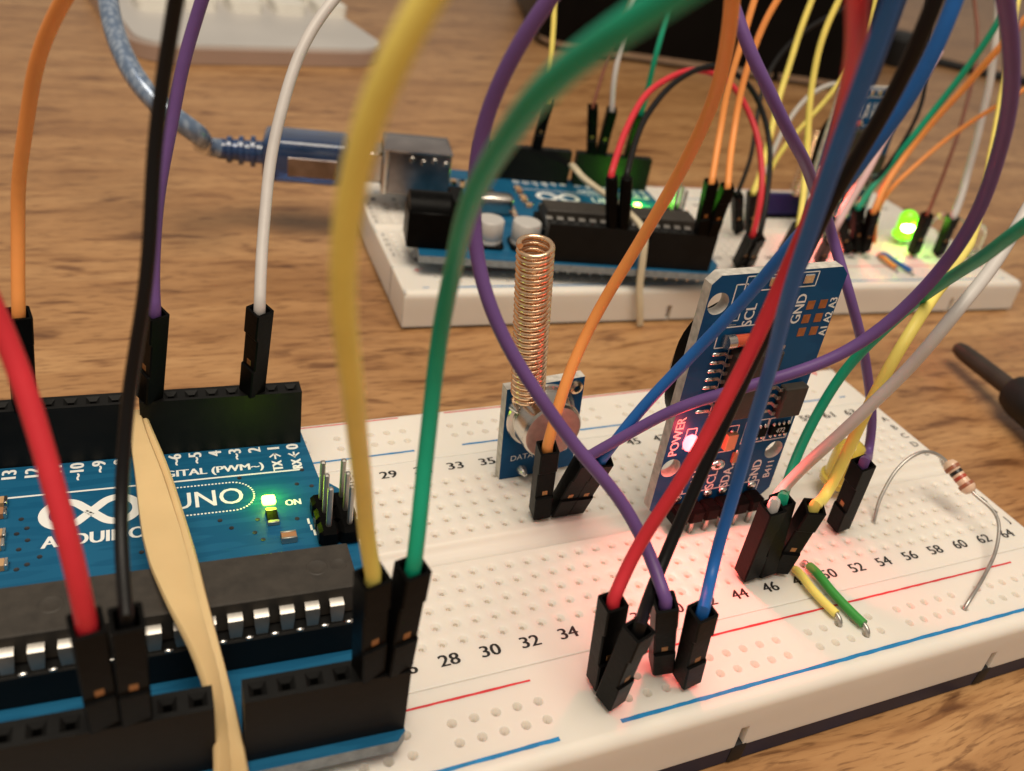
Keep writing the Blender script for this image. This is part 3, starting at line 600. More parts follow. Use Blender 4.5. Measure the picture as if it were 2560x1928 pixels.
    block('capacitor', -0.4, 14.6, 1.7, 2.6, 0.9, 'tan_part', 'solder', 1); block('resistor', 1.6, 11.3, 0.9, 1.7, 0.5, 'brown_part', 'solder', 1)
    bm = BM(); bmesh.ops.create_icosphere(bm, subdivisions=3, radius=1.25, matrix=Matrix.Translation((-1.2, -0.3, 10.6)) @ Matrix.Diagonal((1.0, 0.6, 0.75, 1))); obj('solder_joint', bm, 'solder', r, 60)
    bm = BM(); cyl(bm, (-6.6, -0.95, 31.2), (-5.4, -0.95, 31.2), 0.95); cyl(bm, (-3.2, -0.95, 31.2), (-2.3, -0.95, 31.2), 0.95); dd = obj('glass_diode', bm, 'steel', r, 40)
    bm = BM(); cyl(bm, (-5.4, -0.95, 31.2), (-3.2, -0.95, 31.2), 0.82); obj('diode_glass', bm, 'glass_red', dd, 40)
    bm = BM(); bmesh.ops.create_icosphere(bm, subdivisions=2, radius=1.15, matrix=Matrix.Translation((-7.1, -0.6, 15.5)) @ Matrix.Diagonal((1.0, 0.75, 1.15, 1))); obj('power_led', bm, 'glow_red', r, 60)
    # unsoldered address pads
    for i, z in enumerate((30.85, 32.8, 34.8)):
        for x in (6.0, 8.0):
            bm = BM(); box(bm, (x, -0.02, z), (1.2, 0.05, 1.25), bev=0.01); obj('address_pad', bm, 'pad_copper', r)
    for x in (-3.6, -1.1, 1.5, 4.2): bm = BM(); box(bm, (x, -0.12, 38.7), (1.5, 0.24, 1.3), bev=0.12); obj('solder_pad', bm, 'solder', r)
    # silkscreen
    bm = BM()
    for s, x, z in (('32K', -6.2, 7.5), ('SQW', -3.7, 7.6), ('SCL', -1.1, 7.6), ('SDA', 1.4, 7.6), ('VCC', 3.9, 7.6), ('GND', 6.4, 7.7)): text(bm, s, 1.5, fz(x, z, rot=90), 0.9, 0.05)
    text(bm, 'B411', 1.15, fz(8.8, 7.7, rot=90), 1.0, 0.02); text(bm, 'POWER', 1.35, fz(-9.1, 16.4, rot=90), 0.95, 0.05)
    for s, x, z in (('SCL', -3.4, 34.2), ('SDA', -0.9, 34.2), ('VCC', 1.6, 34.2), ('GND', 4.2, 34.4)): text(bm, s, 1.5, fz(x, z, rot=90), 0.9, 0.05)
    for s, z in (('A1', 30.6), ('A2', 32.7), ('A3', 34.8)): text(bm, s, 1.15, fz(9.6, z, rot=90), 0.85, 0.05)
    text(bm, '472', 0.8, fz(7.9, 15.2, -0.57), 0.9)
    def frame(x0, z0, x1, z1, w=0.16, gap=None):
        for (cx, cz, sx, sz) in (((x0 + x1) / 2, z0, x1 - x0, w), ((x0 + x1) / 2, z1, x1 - x0, w), (x0, (z0 + z1) / 2, w, z1 - z0), (x1, (z0 + z1) / 2, w, z1 - z0)): box(bm, (cx, -0.012, cz), (sx, 0.006, sz))
    frame(-7.7, 2.95, 7.8, 5.9); frame(6.0, 13.3, 9.8, 17.1); frame(2.0, 13.3, 5.8, 17.1); frame(-1.6, 12.5, 0.8, 16.8); frame(-7.7, 14.2, -6.2, 17.4); frame(-7.3, 29.8, -1.5, 32.7)
    frame(-5.3, 37.6, 5.6, 39.6); frame(-6.6, 33.6, -4.9, 38.6); frame(-4.9, 19.2, 2.3, 30.2, 0.12); frame(-7.7, 33.0, -5.0, 33.02, 0.1)
    obj('silkscreen', bm, 'print_white', r)
    return r
CK = (115.45, -2.2, 0.0)
make_clock('upright navy clock module with red power light, standing in the front breadboard', CK, 0)
make_clock('blurred navy clock module standing in the rear breadboard behind crossing wires', b2(125.6, 29.8), -4.0)
lamp('clock_led_light_front', 'SPOT', (CK[0] - 7.0, CK[1] - 2.0, 15.2), 0.045, (1.0, 0.10, 0.09), 0.0020, (0.15, -0.75, -0.65))
lamp('clock_led_light_back', 'SPOT', b2(125.6 - 7.0, 29.8 - 2.0, 15.2), 0.045, (1.0, 0.10, 0.09), 0.0020, (0.15, -0.75, -0.65))

lamp('clock_led_halo', 'POINT', (CK[0] - 7.1, CK[1] - 3.0, 15.5), 0.0022, (1.0, 0.05, 0.05), 0.0009)

# ================================================================ radio transmitter with spring antenna
def coil_bm(p0, p1, R, r, turns, n=18, m=7):
    bm = BM(); a = Vector(p0); b = Vector(p1); d = (b - a).normalized(); x = d.cross(Vector((0, 1, 0))).normalized(); y = d.cross(x); pts = []
    for i in range(int(turns * n) + 1):
        t = i / (turns * n); an = 2 * math.pi * i / n; pts.append(a + (b - a) * t + (x * math.cos(an) + y * math.sin(an)) * R)
    sweep(bm, pts, circle(r, m)); return bm
rf = thing('radio_module', 'small blue radio transmitter board with round metal can and copper spring antenna', 'radio module', (95.0, 12.7, 0.0)); rf.rotation_euler = (0, math.radians(-4.5), 0)
bm = BM(); box(bm, (0, 0.8, 8.35), (11.9, 1.6, 16.1)); me = to_mesh('circuit_board', bm, ['pcb_navy', 'pcb_edge'])
for f in me.polygons: f.material_index = 0 if abs(f.normal.y) > 0.5 else 1
put('circuit_board', me, rf)
fm = Matrix.Translation((-0.5, 0, 11.2)) @ Matrix.Rotation(math.radians(90), 4, 'X')
bm = BM(); lathe(bm, [(5.15, 0.0), (5.25, 0.3), (5.1, 0.6), (4.6, 0.75), (4.5, 1.1), (4.62, 1.4), (4.5, 1.7), (4.5, 3.6), (4.4, 4.2), (4.1, 4.5)], 48, fm, cap=False); can = obj('metal_can', bm, 'steel', rf, 35)
bm = BM(); lathe(bm, [(4.12, 4.48), (4.0, 4.56), (0.01, 4.60)], 48, fm, cap=False); obj('can_lid', bm, 'can_lid', can, 40)
bm = BM(); lathe(bm, [(1.05, 0), (1.0, 0.4), (0.55, 0.62), (0.5, 0.0)], 20, Matrix.Translation((4.6, 0, 14.9)) @ Matrix.Rotation(math.radians(90), 4, 'X'), cap=False); obj('eyelet', bm, 'copper', rf, 40)
for x, z in ((-4.7, 13.4), (-2.5, 1.6), (0.04, 1.3), (2.58, 1.3)):
    bm = BM(); lathe(bm, [(0.85, 0), (0.8, 0.25), (0.45, 1.0), (0.3, 1.5), (0.01, 1.6)], 16, Matrix.Translation((x, 0, z)) @ Matrix.Rotation(math.radians(90), 4, 'X'), cap=False); obj('solder_joint', bm, 'solder', rf, 50)
for x in (-2.5, 0.04, 2.58): bm = BM(); box(bm, (x, 0.8, -1.2), (0.6, 0.6, 3.4), bev=0.1); obj('pin', bm, 'tin', rf)
bm = BM()
for s, x in (('DATA', -2.6), ('VCC', 0.4), ('GND', 3.2)): text(bm, s, 0.95, Matrix.Translation((x, -0.012, 4.0)) @ Matrix.Rotation(math.radians(90), 4, 'X'), 1.0)
obj('silkscreen', bm, 'print_white', rf)
def rfl(p):                                 # world mm -> module-local mm
    v = Vector(p) - Vector((95.0, 12.7, 0.0)); return Matrix.Rotation(math.radians(4.5), 3, 'Y') @ v
bm = coil_bm(rfl((89.9, 10.6, 16.2)), rfl((86.2, 9.0, 39.3)), 2.0, 0.38, 27); an = obj('spring_antenna', bm, 'copper', rf, 60)
bm = BM(); tube(bm, [rfl((88.8, 12.6, 14.2)), rfl((88.4, 11.4, 14.8)), rfl((88.0, 10.4, 15.6)), rfl((87.9, 10.2, 16.3))], 0.33, 8, 0.3, 2); obj('antenna_foot', bm, 'copper', an, 60)

rf2 = thing('radio_module', 'blurred violet radio board with thin spring antenna on the rear breadboard', 'radio module', b2(118.3, 41.8), -4.0)
bm = BM(); box(bm, (0, 0, 3.6), (12.6, 1.6, 6.6), bev=0.1); obj('circuit_board', bm, 'pcb_violet', rf2)
bm = BM(); box(bm, (0, -0.2, 0.5), (12.0, 2.0, 1.0), bev=0.1); obj('pin_header', bm, 'black_plastic', rf2)
obj('spring_antenna', coil_bm((3.0, 0, 6.9), (3.4, 0.5, 24.0), 2.2, 0.25, 20), 'copper', rf2, 60)

# ================================================================ jumper wires: plug housing(s) + insulated lead
def plug_mesh():
    bm = BM(); w = 1.26; L = 14.0
    secs = [(-w, 0.0), (-w, 4.6), (-w + 0.26, 4.75), (-w + 0.26, 9.8), (-w, 10.2), (-w, L)]     # stepped latch side on -y
    def ring(y, z, k=0.16): return [(-w + k, y, z), (w - k, y, z), (w, y + k, z), (w, w - k, z), (w - k, w, z), (-w + k, w, z), (-w, w - k, z), (-w, y + k, z)]
    rings = [[bm.verts.new(p) for p in ring(y, z)] for y, z in secs]
    i1 = [bm.verts.new(p) for p in [(x * 0.74, y * 0.74, L) for x, y, z in ring(-w, L)]]; i2 = [bm.verts.new(p) for p in [(x * 0.70, y * 0.70, L - 2.6) for x, y, z in ring(-w, L)]]
    rings += [i1, i2]
    for a, b in zip(rings, rings[1:]):
        for i in range(8): bm.faces.new((a[i], a[(i + 1) % 8], b[(i + 1) % 8], b[i]))
    bm.faces.new(list(reversed(rings[0]))); bm.faces.new(i2)
    return to_mesh('plug', bm, 'black_plastic')
PLUG = plug_mesh()
bm = BM(); box(bm, (0, -0.97, 5.6), (0.75, 0.12, 0.9), bev=0.04); CONTACT = to_mesh('contact', bm, 'gold')
bm = BM(); box(bm, (0, 0, -1.2), (0.6, 0.6, 2.6), bev=0.1); TIP = to_mesh('pin', bm, 'tin')
bm = BM(); lathe(bm, [(1.2, 0), (1.35, 0.4), (1.35, 9.0), (1.25, 9.6), (1.30, 10.0), (1.22, 11.8), (0.85, 12.0)], 20); SLEEVE = to_mesh('plug', bm, 'black_plastic', 40)
def add_plug(root, base, top, yaw, me=PLUG):
    z = (Vector(top) - Vector(base)).normalized(); x = Matrix.Rotation(math.radians(yaw), 3, 'Z') @ Vector((1, 0, 0)); x = (x - z * x.dot(z)).normalized(); y = z.cross(x)
    q = Matrix((x, y, z)).transposed().to_quaternion()
    p = put('plug', me, root, [a - b for a, b in zip(base, [v / S for v in root.location])], q)
    if me is PLUG: put('contact', CONTACT, p)
    put('pin', TIP, p); return p
W = {
  'orange_l': [[30,23.3,24.3],[30.2,23,26.4],[30.7,25.4,32.6],[31.4,27,37.5],[33.4,24.9,46.9],[35.4,22.4,54.7],[37.1,18.7,59],[38.7,15.3,62.3],[41.3,13.7,65.8]],
  'black_l': [[38.5,-25.6,24.3],[38.6,-26,26.4],[38.6,-20.5,26.9],[38.9,-17,30.1],[39.1,-15.9,31.9],[40.1,-13.3,36.2],[41.3,-12.6,42.9],[42.2,-12.2,46.8],[43,-10.5,52.9],[43.9,-9,58.4],[44.7,-9.2,63],[45.4,-9.6,66.2],[45.7,-9.9,67.9],[46.2,-11.6,71.5]],
  'purple_l': [[44.3,22.1,24.2],[44.4,21.7,26.3],[44.1,22.6,27.7],[45.6,26,35.8],[46.8,28.3,41.5],[48.5,30,48.3],[49.8,31.2,53.5],[51.5,31.3,58.3],[52.6,31.4,61.5],[54.6,31.1,66.4]],
  'white_l': [[56.4,21.4,24.2],[56.4,21,26.3],[56.8,22.6,28],[57.7,27.1,33],[58.8,31.1,37.5],[60.6,34.9,43.3],[62.9,38.5,49.1],[65.4,41.4,53.1],[68.3,43.6,56.6],[72,46.5,59.7],[78.1,49.1,64.2]],
  'red_l': [[35.8,-25.5,24.3],[35.8,-25.8,26.4],[35.7,-25.4,29],[35.3,-24.4,34],[34.7,-22,36.9],[34.1,-19.7,39.6],[33.5,-17.7,42.1],[33,-16.6,44.1],[32.6,-15.6,46.2],[32.1,-14.7,48.9],[31.1,-14.4,52.4],[29.1,-15.3,57.1]],
  'yellow_l': [[57.8,-26,24.4],[57.7,-26.2,26.4],[57.4,-25.6,28.2],[56.4,-26.8,33.4],[54,-31.4,43.9],[51.5,-36.2,54.1],[50.7,-37.9,58.7],[50.3,-38.8,62.7],[50.2,-39.1,65.9],[50.1,-40.7,69.3],[50.6,-41.7,72.1],[51.8,-42.1,74.3],[53,-42.5,76.5],[55.1,-43.3,78.8]],
  'green_l': [[61.3,-25.9,24.4],[61.3,-26.1,26.5],[61.4,-26.3,28.4],[62.4,-23.5,31.2],[63.6,-19.9,39],[63.7,-19.9,44.8],[62.8,-22.4,51.9],[61.4,-26.7,58],[60.1,-31.7,63],[58.9,-37.9,68.6],[58.5,-42,71.9],[58.5,-45.5,74.5],[59.4,-47.4,76.3],[61,-48.5,77.9],[63.8,-48.9,79.4]],
  'purple_mid': [[90.7,-25.9,12.7],[90.1,-26.2,14.7],[91.2,-21.9,15.5],[88.5,-17.9,21.1],[83.4,-14.2,26.2],[78.4,-11.4,32],[75.2,-9.1,36.6],[73.5,-6.6,40.8],[72.6,-4.9,44.4],[72.2,-3.2,48.3],[71.9,-2.7,52.5],[72,-3.2,57.6],[72.5,-4.2,62.2],[73.6,-5.8,66.4],[75.4,-6.8,70.2],[78.6,-8.2,74.3]],
  'orange_mid': [[89.2,1.5,13],[88.8,1.1,15],[89.2,1.3,18],[89.4,1.6,20.9],[90.8,3.3,23.6],[93.4,5.6,27.7],[94.8,5.5,33.1],[96.8,4.9,38.6],[97.4,3.6,43.9],[98.2,1.5,50.1],[97.6,-1.8,56.2],[95.9,-4.8,62],[94,-7,66.2],[91.3,-9.6,70.7],[89.7,-10.4,73.9],[87.9,-10.3,78.4]],
  'blue_back': [[95.7,-1.1,12.4],[95.5,-1.9,14.3],[96.8,-1.9,17.6],[98.8,-2.2,21.7],[102.2,-3.2,27.6],[104.3,-5.5,35.3],[105.7,-8.2,42],[106.4,-10.8,48.3],[106.2,-13.5,53.8],[107.4,-14.2,57.4],[108.3,-16,63.1],[108.1,-17.4,68.6],[108.6,-17.2,73],[109.1,-16.6,76.1],[110.2,-14.9,81.2]],
  'blue_front': [[93.7,-28.3,13],[93.3,-28.6,15],[98.2,-23.3,13.3],[98.6,-22.3,20.6],[98.6,-21.8,26.9],[96.8,-23,35.2],[94.8,-24.5,42.9],[92.7,-26.1,48.5],[90.7,-27.6,54.3],[89.2,-29,58.8],[87.7,-30.4,63.1],[86.3,-32,67.4],[84.1,-34.3,71.9],[82.4,-36.1,75.6],[82.3,-36.1,77.5],[82.1,-36.2,81]],
  'red_mid': [[84.6,-25,13.3],[84.3,-25.1,15.3],[85.9,-23.1,15.5],[86.8,-22.9,18.4],[87.3,-22.9,20.6],[87.8,-22.9,22.8],[89,-23,25.5],[90.1,-23.1,28.2],[90.7,-23.2,30.4],[92.4,-22.4,34.6],[94.2,-21.7,40.7],[95.5,-21.2,44.3],[95.8,-21.5,47.9],[96.5,-21.1,50.9],[96.6,-21.5,54.1],[95.9,-22.3,58.1],[95,-23.1,61.9],[92.9,-24.8,65.5],[89.7,-27.4,68.9],[86.3,-30.4,71.6],[83.5,-32.8,73.6],[80.7,-34.8,76.1],[77.9,-35.8,80.2]],
  'black_mid': [[85.3,-28.9,13.2],[85.1,-29.2,15.3],[89.8,-23.9,11.7],[92.3,-21.7,14.8],[94.3,-20.3,18.3],[96.4,-18.9,23.7],[97.8,-17.6,28.5],[99.2,-16.7,32.7],[100.7,-16.5,39.8],[102.2,-16.2,47],[102.1,-17.4,52.7],[101.6,-18.5,56.5],[101.1,-19.6,60.2],[100.7,-21.3,65],[99.6,-23.3,68.9],[99.1,-23.8,71.6],[98.7,-24.1,74.6],[98.9,-23.8,77.1],[99.9,-22.7,81.3]],
  'purple_right': [[93.5,-0.8,12.5],[93.4,-1.6,14.4],[94,-1.9,15.1],[95.3,-2.4,16.6],[96.8,-3.1,18.4],[98.3,-3.9,19.9],[101.6,-5.3,24.1],[105.6,-7.8,26.8],[108.7,-9.7,29],[115.8,-12,32.4],[118.6,-12.6,34.3],[120.6,-13.6,37.1],[122.5,-14.2,40.6],[123,-15.6,44.9],[123.1,-16.8,48.7],[122.4,-17.9,52.3],[121,-18.7,55.9],[118.6,-20.1,61.3],[113.7,-22.2,67.4],[109.1,-23.8,71.6],[105.1,-24.8,75],[101.1,-25.9,77.7],[96.5,-26.4,81.1]],
  'purple_far': [[131.8,-10.7,12.9],[131.3,-11,15],[145,-1.1,6.2],[144.2,-1,9.7],[143,-0.7,13.1],[138.5,0.2,22.1],[134.8,0.4,27.6],[131.4,0.4,32.1],[130.2,1.7,34.9],[130.8,5.2,37.2],[131.1,8.3,39.2],[129.6,7.7,41.1],[124.2,6.1,46],[119.2,3.7,49.4],[110.6,-1.3,55.5],[106.9,-0.6,59.3],[103.6,-0.2,63.1],[102.6,1.6,64.8],[101.9,3.6,67.1],[101.2,6.1,70.1],[100.8,11.1,75]],
  'green_right': [[114.5,-14.9,13.1],[114.1,-15.1,15.1],[124.8,-5.8,7],[125.8,-4.5,11.4],[127.5,-3.5,16.1],[130.1,-2.6,24.7],[131.9,-3.1,27.5],[131.5,-5.6,33],[130.9,-8.3,38.2],[128.5,-12.2,42.5],[126,-16,46.3],[121.7,-21.2,50.9],[118,-25.5,55.1],[117.8,-26.2,56.3],[117,-28.4,59.9],[121.2,-28.6,62.6]],
  'white_right': [[112.3,-15.7,13.1],[112,-16,15.2],[119.5,-9.4,9.3],[119.7,-9.9,12.5],[119.7,-11.7,17],[119.5,-13.9,21.8],[120.7,-14.9,25.3],[123.1,-17.5,34.5],[123,-18.7,39.1],[122.9,-19.8,42.5],[127.5,-17.6,44.4],[132.4,-15.3,46.5],[135.3,-13.7,49],[137.8,-12,51.4],[142.7,-9.5,56.8],[147.7,-6.7,64.6]],
  'yellow_right': [[118,-16.7,13],[117.7,-17.2,15],[123,-13.8,11.4],[123.3,-14,15.1],[123.2,-14.1,20.6],[123.2,-14.1,24.3],[124.4,-14.1,33],[124.8,-14.1,36.8],[129.6,-11,38.5],[133.7,-8.7,39.9],[147.9,1.2,36.8],[161.3,10.2,34.4],[179.1,23.4,33.5],[206.6,46.1,34.4],[225.1,62.9,39.3],[238.8,75.7,43.8],[247.7,85.5,51.3],[258.3,97.4,60.8],[266.3,105.9,69.4]],
  'bg_yellow_uno': [[141.8,120.3,22.1],[141.6,119.7,24.1],[141.5,120.3,27.5],[141.5,121.6,35.1],[142.2,125.7,43.3],[142.2,128.3,50.8],[143.2,133.2,62.1]],
  'bg_brown': [[153.6,117.9,21.8],[153,117.4,23.8],[155.1,119.9,29.2],[157.8,122.7,35.8],[160.9,125.4,41.9],[165.1,128.8,49.9],[170.7,133.4,60.5]],
  'bg_white': [[157.7,116.1,21.8],[157.3,115.3,23.7],[156.7,116.2,28.8],[156.5,116.7,33.9],[158.9,119.9,41.2],[161.2,122.1,46.8],[163.7,124,53.4],[169.8,126.9,65.8]],
  'bg_green_uno': [[165,114.1,21.7],[164.6,113.3,23.6],[164.5,112.6,29.3],[163.7,111.2,39.1],[165.8,113.6,45.9],[167.4,116.1,52.6],[170.6,120.6,65.1]],
  'bg_red_arc': [[136.2,74.8,20.8],[135.6,74.7,22.8],[139.4,79.9,26.5],[144.9,86.3,31.2],[151.4,91.8,35.8],[158.6,94.7,38.3],[165,96,39.4],[171.4,96.2,38.8],[176.2,92.9,36],[179.2,88.8,30.5],[178.2,81.7,24.5],[176.1,75.2,18.5],[175.1,72.9,12.7],[174.3,71.9,9.9],[175.3,73.4,7.7]],
  'bg_black_arc': [[139.2,73.9,20.9],[138.7,73.7,23],[143.3,80.4,27.6],[150.1,87.5,33.2],[158.1,92.6,37.6],[164.8,95.2,40],[171.7,96.6,40.4],[179.4,96.6,37.8],[182.9,92.1,33.3],[184.3,87.2,26.4],[181.4,80.4,20.3],[177.6,74,14.1],[176,71.6,9.4],[177.2,73.1,7.3]],
  'bg_orange_a': [[155.9,68,22],[155.4,67.5,23.9],[157.3,70.3,26.7],[160.2,75.7,31.7],[160.7,77.7,38.7],[162.2,79.2,45.7],[163.8,80.6,52.5],[165.4,82.3,60],[169.5,85.7,71.6]],
  'bg_orange_b': [[158.7,66.4,21.8],[158.3,65.7,23.7],[160.7,70.5,27.5],[164.8,77,33.1],[165.5,78.9,40.2],[166.6,80.6,47.1],[167.7,81.1,52.7],[169.4,81.1,57.5],[172.2,80.8,63.1],[178.2,81.6,72.3]],
  'bg_yellow_c': [[191,94.7,8.7],[190.1,94.1,10.5],[193.6,97.5,13.7],[197.6,102.1,17.8],[200.8,106.9,25.2],[204.3,111.6,32.6],[206.7,114.5,40.6],[208.7,116.6,46.7],[210.8,117.9,53.8],[213.4,119.7,62.2],[219.5,122.4,74.3]],
  'bg_black_k1': [[186.5,94.9,8.3],[185.4,94.3,10],[190.2,99.1,13],[196.5,106.6,17.8],[199.3,112,24.5],[202.1,116.7,30.5],[208.4,122,36.7],[217.6,126.5,42.8],[228,128.2,48.4],[239.3,128.6,52.7],[252.9,125.5,58.6]],
  'bg_yellow_d': [[193.3,78.8,7.4],[192.5,77.7,8.9],[195.5,82.2,13.5],[199.7,89.7,20.8],[199.5,93.4,29.5],[199.7,97.2,39],[200.6,98.9,47.5],[202.8,99.7,56.1],[205.5,100.5,63.1],[211.7,102,73.7]],
  'bg_yellow_e': [[200.1,101.7,-1.5],[206.7,109,13.8],[212.8,109.7,22.2],[219.2,110,30.3],[223.6,110.5,38.5],[226.2,111.7,45.5],[226.8,112.9,55.1],[228.7,116.9,65.9]],
  'bg_white_arc': [[198.3,103.8,-1.5],[209.1,112.8,15.2],[212.7,115.8,20.4],[217.2,118.4,25.4],[221.7,118.4,30.8],[226.7,116.5,33.8],[229.4,112.4,34],[230.6,108,32.3],[231.1,104.5,29.5],[230.4,100.9,25.8],[227.4,95.6,20],[221.9,92.1,14.7],[208.3,81.5,8.4],[210.3,82.1,6.5]],
  'bg_green_board': [[215.9,83.1,9],[214.9,82.9,10.9],[218.2,84.9,13.3],[223.1,87.6,16.8],[227.6,86,28.2],[230.8,84.8,37.4],[232.8,81.8,48.8],[233.3,79.8,58.7],[235.2,79.4,67.1],[238.7,78.9,76.6]],
  'bg_black_board2': [[222.2,87.1,-1.5],[217.7,86.4,11],[223.4,86.8,19.5],[228.3,88.2,29],[231.2,90.1,36],[232,92.6,41.8],[232.3,96.7,49.5],[232.2,101.3,58],[230.6,106.5,67.9]],
  'bg_orange_board': [[219,81.2,8.9],[218.2,80.7,10.8],[221.4,83.3,16.9],[228.6,86,26.1],[230.3,83.1,35.2],[231.9,79.2,45.4],[231.2,74.3,55],[233.2,71.9,62.6],[237.3,70.6,71.4]],
  'bg_orange_board2': [[226.5,84.1,0.5],[221.5,83.1,12.9],[228.3,82.9,21.2],[236.7,82.3,30.8],[241.3,76.2,40.8],[246.1,72.8,47.1],[252.8,68.2,53.3]],
  'bg_brown_board': [[234.8,78.5,9.1],[234,77.9,10.9],[239.2,81.9,13.5],[252.9,93.6,21.2],[259.4,100.3,31.7],[264.9,106.9,41.5],[267.1,111.5,48],[268,118.3,56],[267.8,124.2,64.3],[266.6,133.8,76.9]],
  'bg_white_board': [[242.9,77.2,9],[242.1,76.6,10.8],[245.1,78.8,13.3],[248.5,81.9,16.5],[249.9,85.7,28.8],[251,89.4,40.3],[252,93.3,50.6],[251.7,97.2,59.4],[250.6,100.6,67.1],[249.1,106.9,78.7]],
  'bg_pink': [[198.6,72.7,6.6],[197.6,71.6,8],[191.5,65.5,12.7],[196.2,69.2,15.9],[203.3,74.3,20.7],[210.1,79,25.9],[218.9,85.2,32.8],[225.8,89.1,39.6],[234.6,93.9,47.5]],
  'usb_cable': [[63.4,129.2,7.8],[64.9,111.4,15.7],[60.2,110.7,16.9],[55.9,111.8,19],[51.8,114.5,21.5],[48.9,119.4,24.3],[46.8,124.3,27.8],[45.5,131.2,31.5],[45,137.1,35],[45.1,141.7,37.8],[46.1,150.6,41.8]],
}
PL = {
  'orange_l': [[29.0,25.15,12.08],[30.15,23.1,25.88]],
  'purple_l': [[43.2,24.49,12.08],[44.4,21.78,25.76]],
  'white_l': [[55.89,23.9,12.08],[56.43,21.09,25.78]],
  'yellow_l': [[58.73,-24.54,12.08],[57.71,-26.16,25.95]],
  'green_l': [[61.27,-24.66,12.08],[61.3,-26.04,26.01]],
  'red_l': [[35.89,-23.48,12.08],[35.81,-25.71,25.9]],
  'black_l': [[38.43,-23.6,12.08],[38.56,-25.89,25.89]],
  'orange_rf': [[91.44,3.81,1.0],[88.93,1.2,14.52]],
  'purple_rf': [[94.23,3.81,1.0],[93.43,-1.43,13.96]],
  'blue_rf': [[96.77,3.81,1.0],[95.56,-1.68,13.82]],
  'red_r': [[86.36,-24.4,1.0],[84.35,-25.1,14.84]],
  'black_r': [[86.36,-26.85,1.0],[85.18,-29.14,14.76]],
  'purple_r': [[94.49,-24.4,1.0],[90.24,-26.14,14.23]],
  'blue_r': [[96.52,-26.85,1.0],[93.38,-28.54,14.54]],
  'white_t': [[114.3,-13.97,1.0],[112.05,-15.97,14.67]],
  'green_t': [[117.09,-13.97,1.0],[114.21,-15.04,14.66]],
  'yellow_t': [[119.63,-13.97,1.0],[117.81,-17.09,14.52]],
  'purple_t': [[134.62,-8.89,1.0],[131.44,-10.88,14.49]],
  'bg_yellow_uno': [[142.8,124.08,10.83],[141.66,119.81,23.59]],
  'bg_brown': [[157.19,120.79,10.83],[153.16,117.55,23.3]],
  'bg_white': [[159.67,120.23,10.83],[157.43,115.52,23.28]],
  'bg_green_uno': [[167.09,118.54,10.83],[164.68,113.53,23.13]],
  'bg_red_round': [[139.03,75.44,10.83],[135.78,74.68,22.36]],
  'bg_black_round': [[141.5,74.87,10.83],[138.83,73.73,22.47]],
  'bg_orange_a': [[158.88,70.91,10.83],[155.48,67.63,23.48]],
  'bg_orange_b': [[161.31,70.35,10.83],[158.4,65.86,23.22]],
  'bg_red_board': [[179.53,79.55,-1.5],[174.73,72.53,8.99]],
  'bg_black_board': [[182.12,79.36,-1.5],[176.51,72.22,8.49]],
  'bg_k1': [[192.36,98.2,-1.5],[185.69,94.41,9.61]],
  'bg_k2': [[196.25,97.92,-1.5],[190.29,94.28,10.06]],
  'bg_yellow_board': [[197.97,85.27,-1.5],[192.68,77.96,8.54]],
  'bg_tan': [[218.77,84.62,-1.5],[209.19,81.78,7.57]],
  'bg_green_board': [[221.27,84.45,-1.5],[215.13,82.95,10.43]],
  'bg_orange_board': [[223.86,84.26,-1.5],[218.36,80.79,10.33]],
  'bg_pink': [[204.46,79.2,-1.5],[197.81,71.84,7.65]],
  'bg_brown_board': [[239.32,81.68,-1.5],[234.23,78.07,10.47]],
  'bg_white_board': [[247.46,80.51,-1.5],[242.25,76.72,10.37]],
}
def jumper(key, col, label, plugs=(), r=0.725, yaw=0, group='jumper wires', sleeve=False):
    pts = W[key]; base = PL[plugs[0]][0] if plugs else pts[0]
    root = thing('jumper_wire', label, 'jumper wire', base, 0, group)
    bm = BM(); tube(bm, [[a - b for a, b in zip(p, base)] for p in pts], r, 14, 1.2, 24, 0.10); obj('wire', bm, 'w_' + col, root, 60)
    for i, p in enumerate(plugs): add_plug(root, PL[p][0], PL[p][1], yaw, SLEEVE if (sleeve and i == 0) else PLUG)
    return root
F = 'wires on the front circuit board'; Q = 'wires on the front breadboard'; K = 'wires on the rear boards'
jumper('orange_l', 'orange', 'orange wire at the far left, plugged in at pin 12 and rising off the top', ('orange_l',), yaw=10, group=F)
jumper('purple_l', 'purple', 'purple wire rising behind the black one at left, plugged in at pin 7', ('purple_l',), yaw=-62, group=F)
jumper('white_l', 'white', 'white wire plugged in at pin 2 of the front circuit board', ('white_l',), yaw=-62, group=F)
jumper('red_l', 'red', 'thick blurred red wire crossing the logo and leaving at the left edge', ('red_l',), 0.80, yaw=8, group=F)
jumper('black_l', 'black', 'blurred black wire running straight up at left, plugged in beside the red wire', ('black_l',), 0.56, yaw=3, group=F)
jumper('yellow_l', 'yellow', 'thick blurred yellow wire arching up from the front circuit board, nearest the camera', ('yellow_l',), 0.71, yaw=12, group=F)
jumper('green_l', 'green', 'thick blurred green wire arching over to the upper right from the front circuit board', ('green_l',), 0.71, yaw=12, group=F)
jumper('purple_mid', 'purple', 'purple wire bowing down past the spring antenna to the near power rail', ('purple_r',), yaw=-14, group=Q)
jumper('orange_mid', 'orange', 'orange wire coming down in front of the metal can of the radio module', ('orange_rf',), yaw=-6, group=Q)
jumper('purple_right', 'purple', 'purple wire sweeping right in front of the clock module and up the right edge', ('purple_rf',), yaw=-4, group=Q)
jumper('blue_back', 'blue', 'blue wire running diagonally up from beside the radio module across the clock module', ('blue_rf',), yaw=-4, group=Q)
jumper('red_mid', 'red', 'red wire rising from the near power rail across the clock module', ('red_r',), 0.72, yaw=0, group=Q)
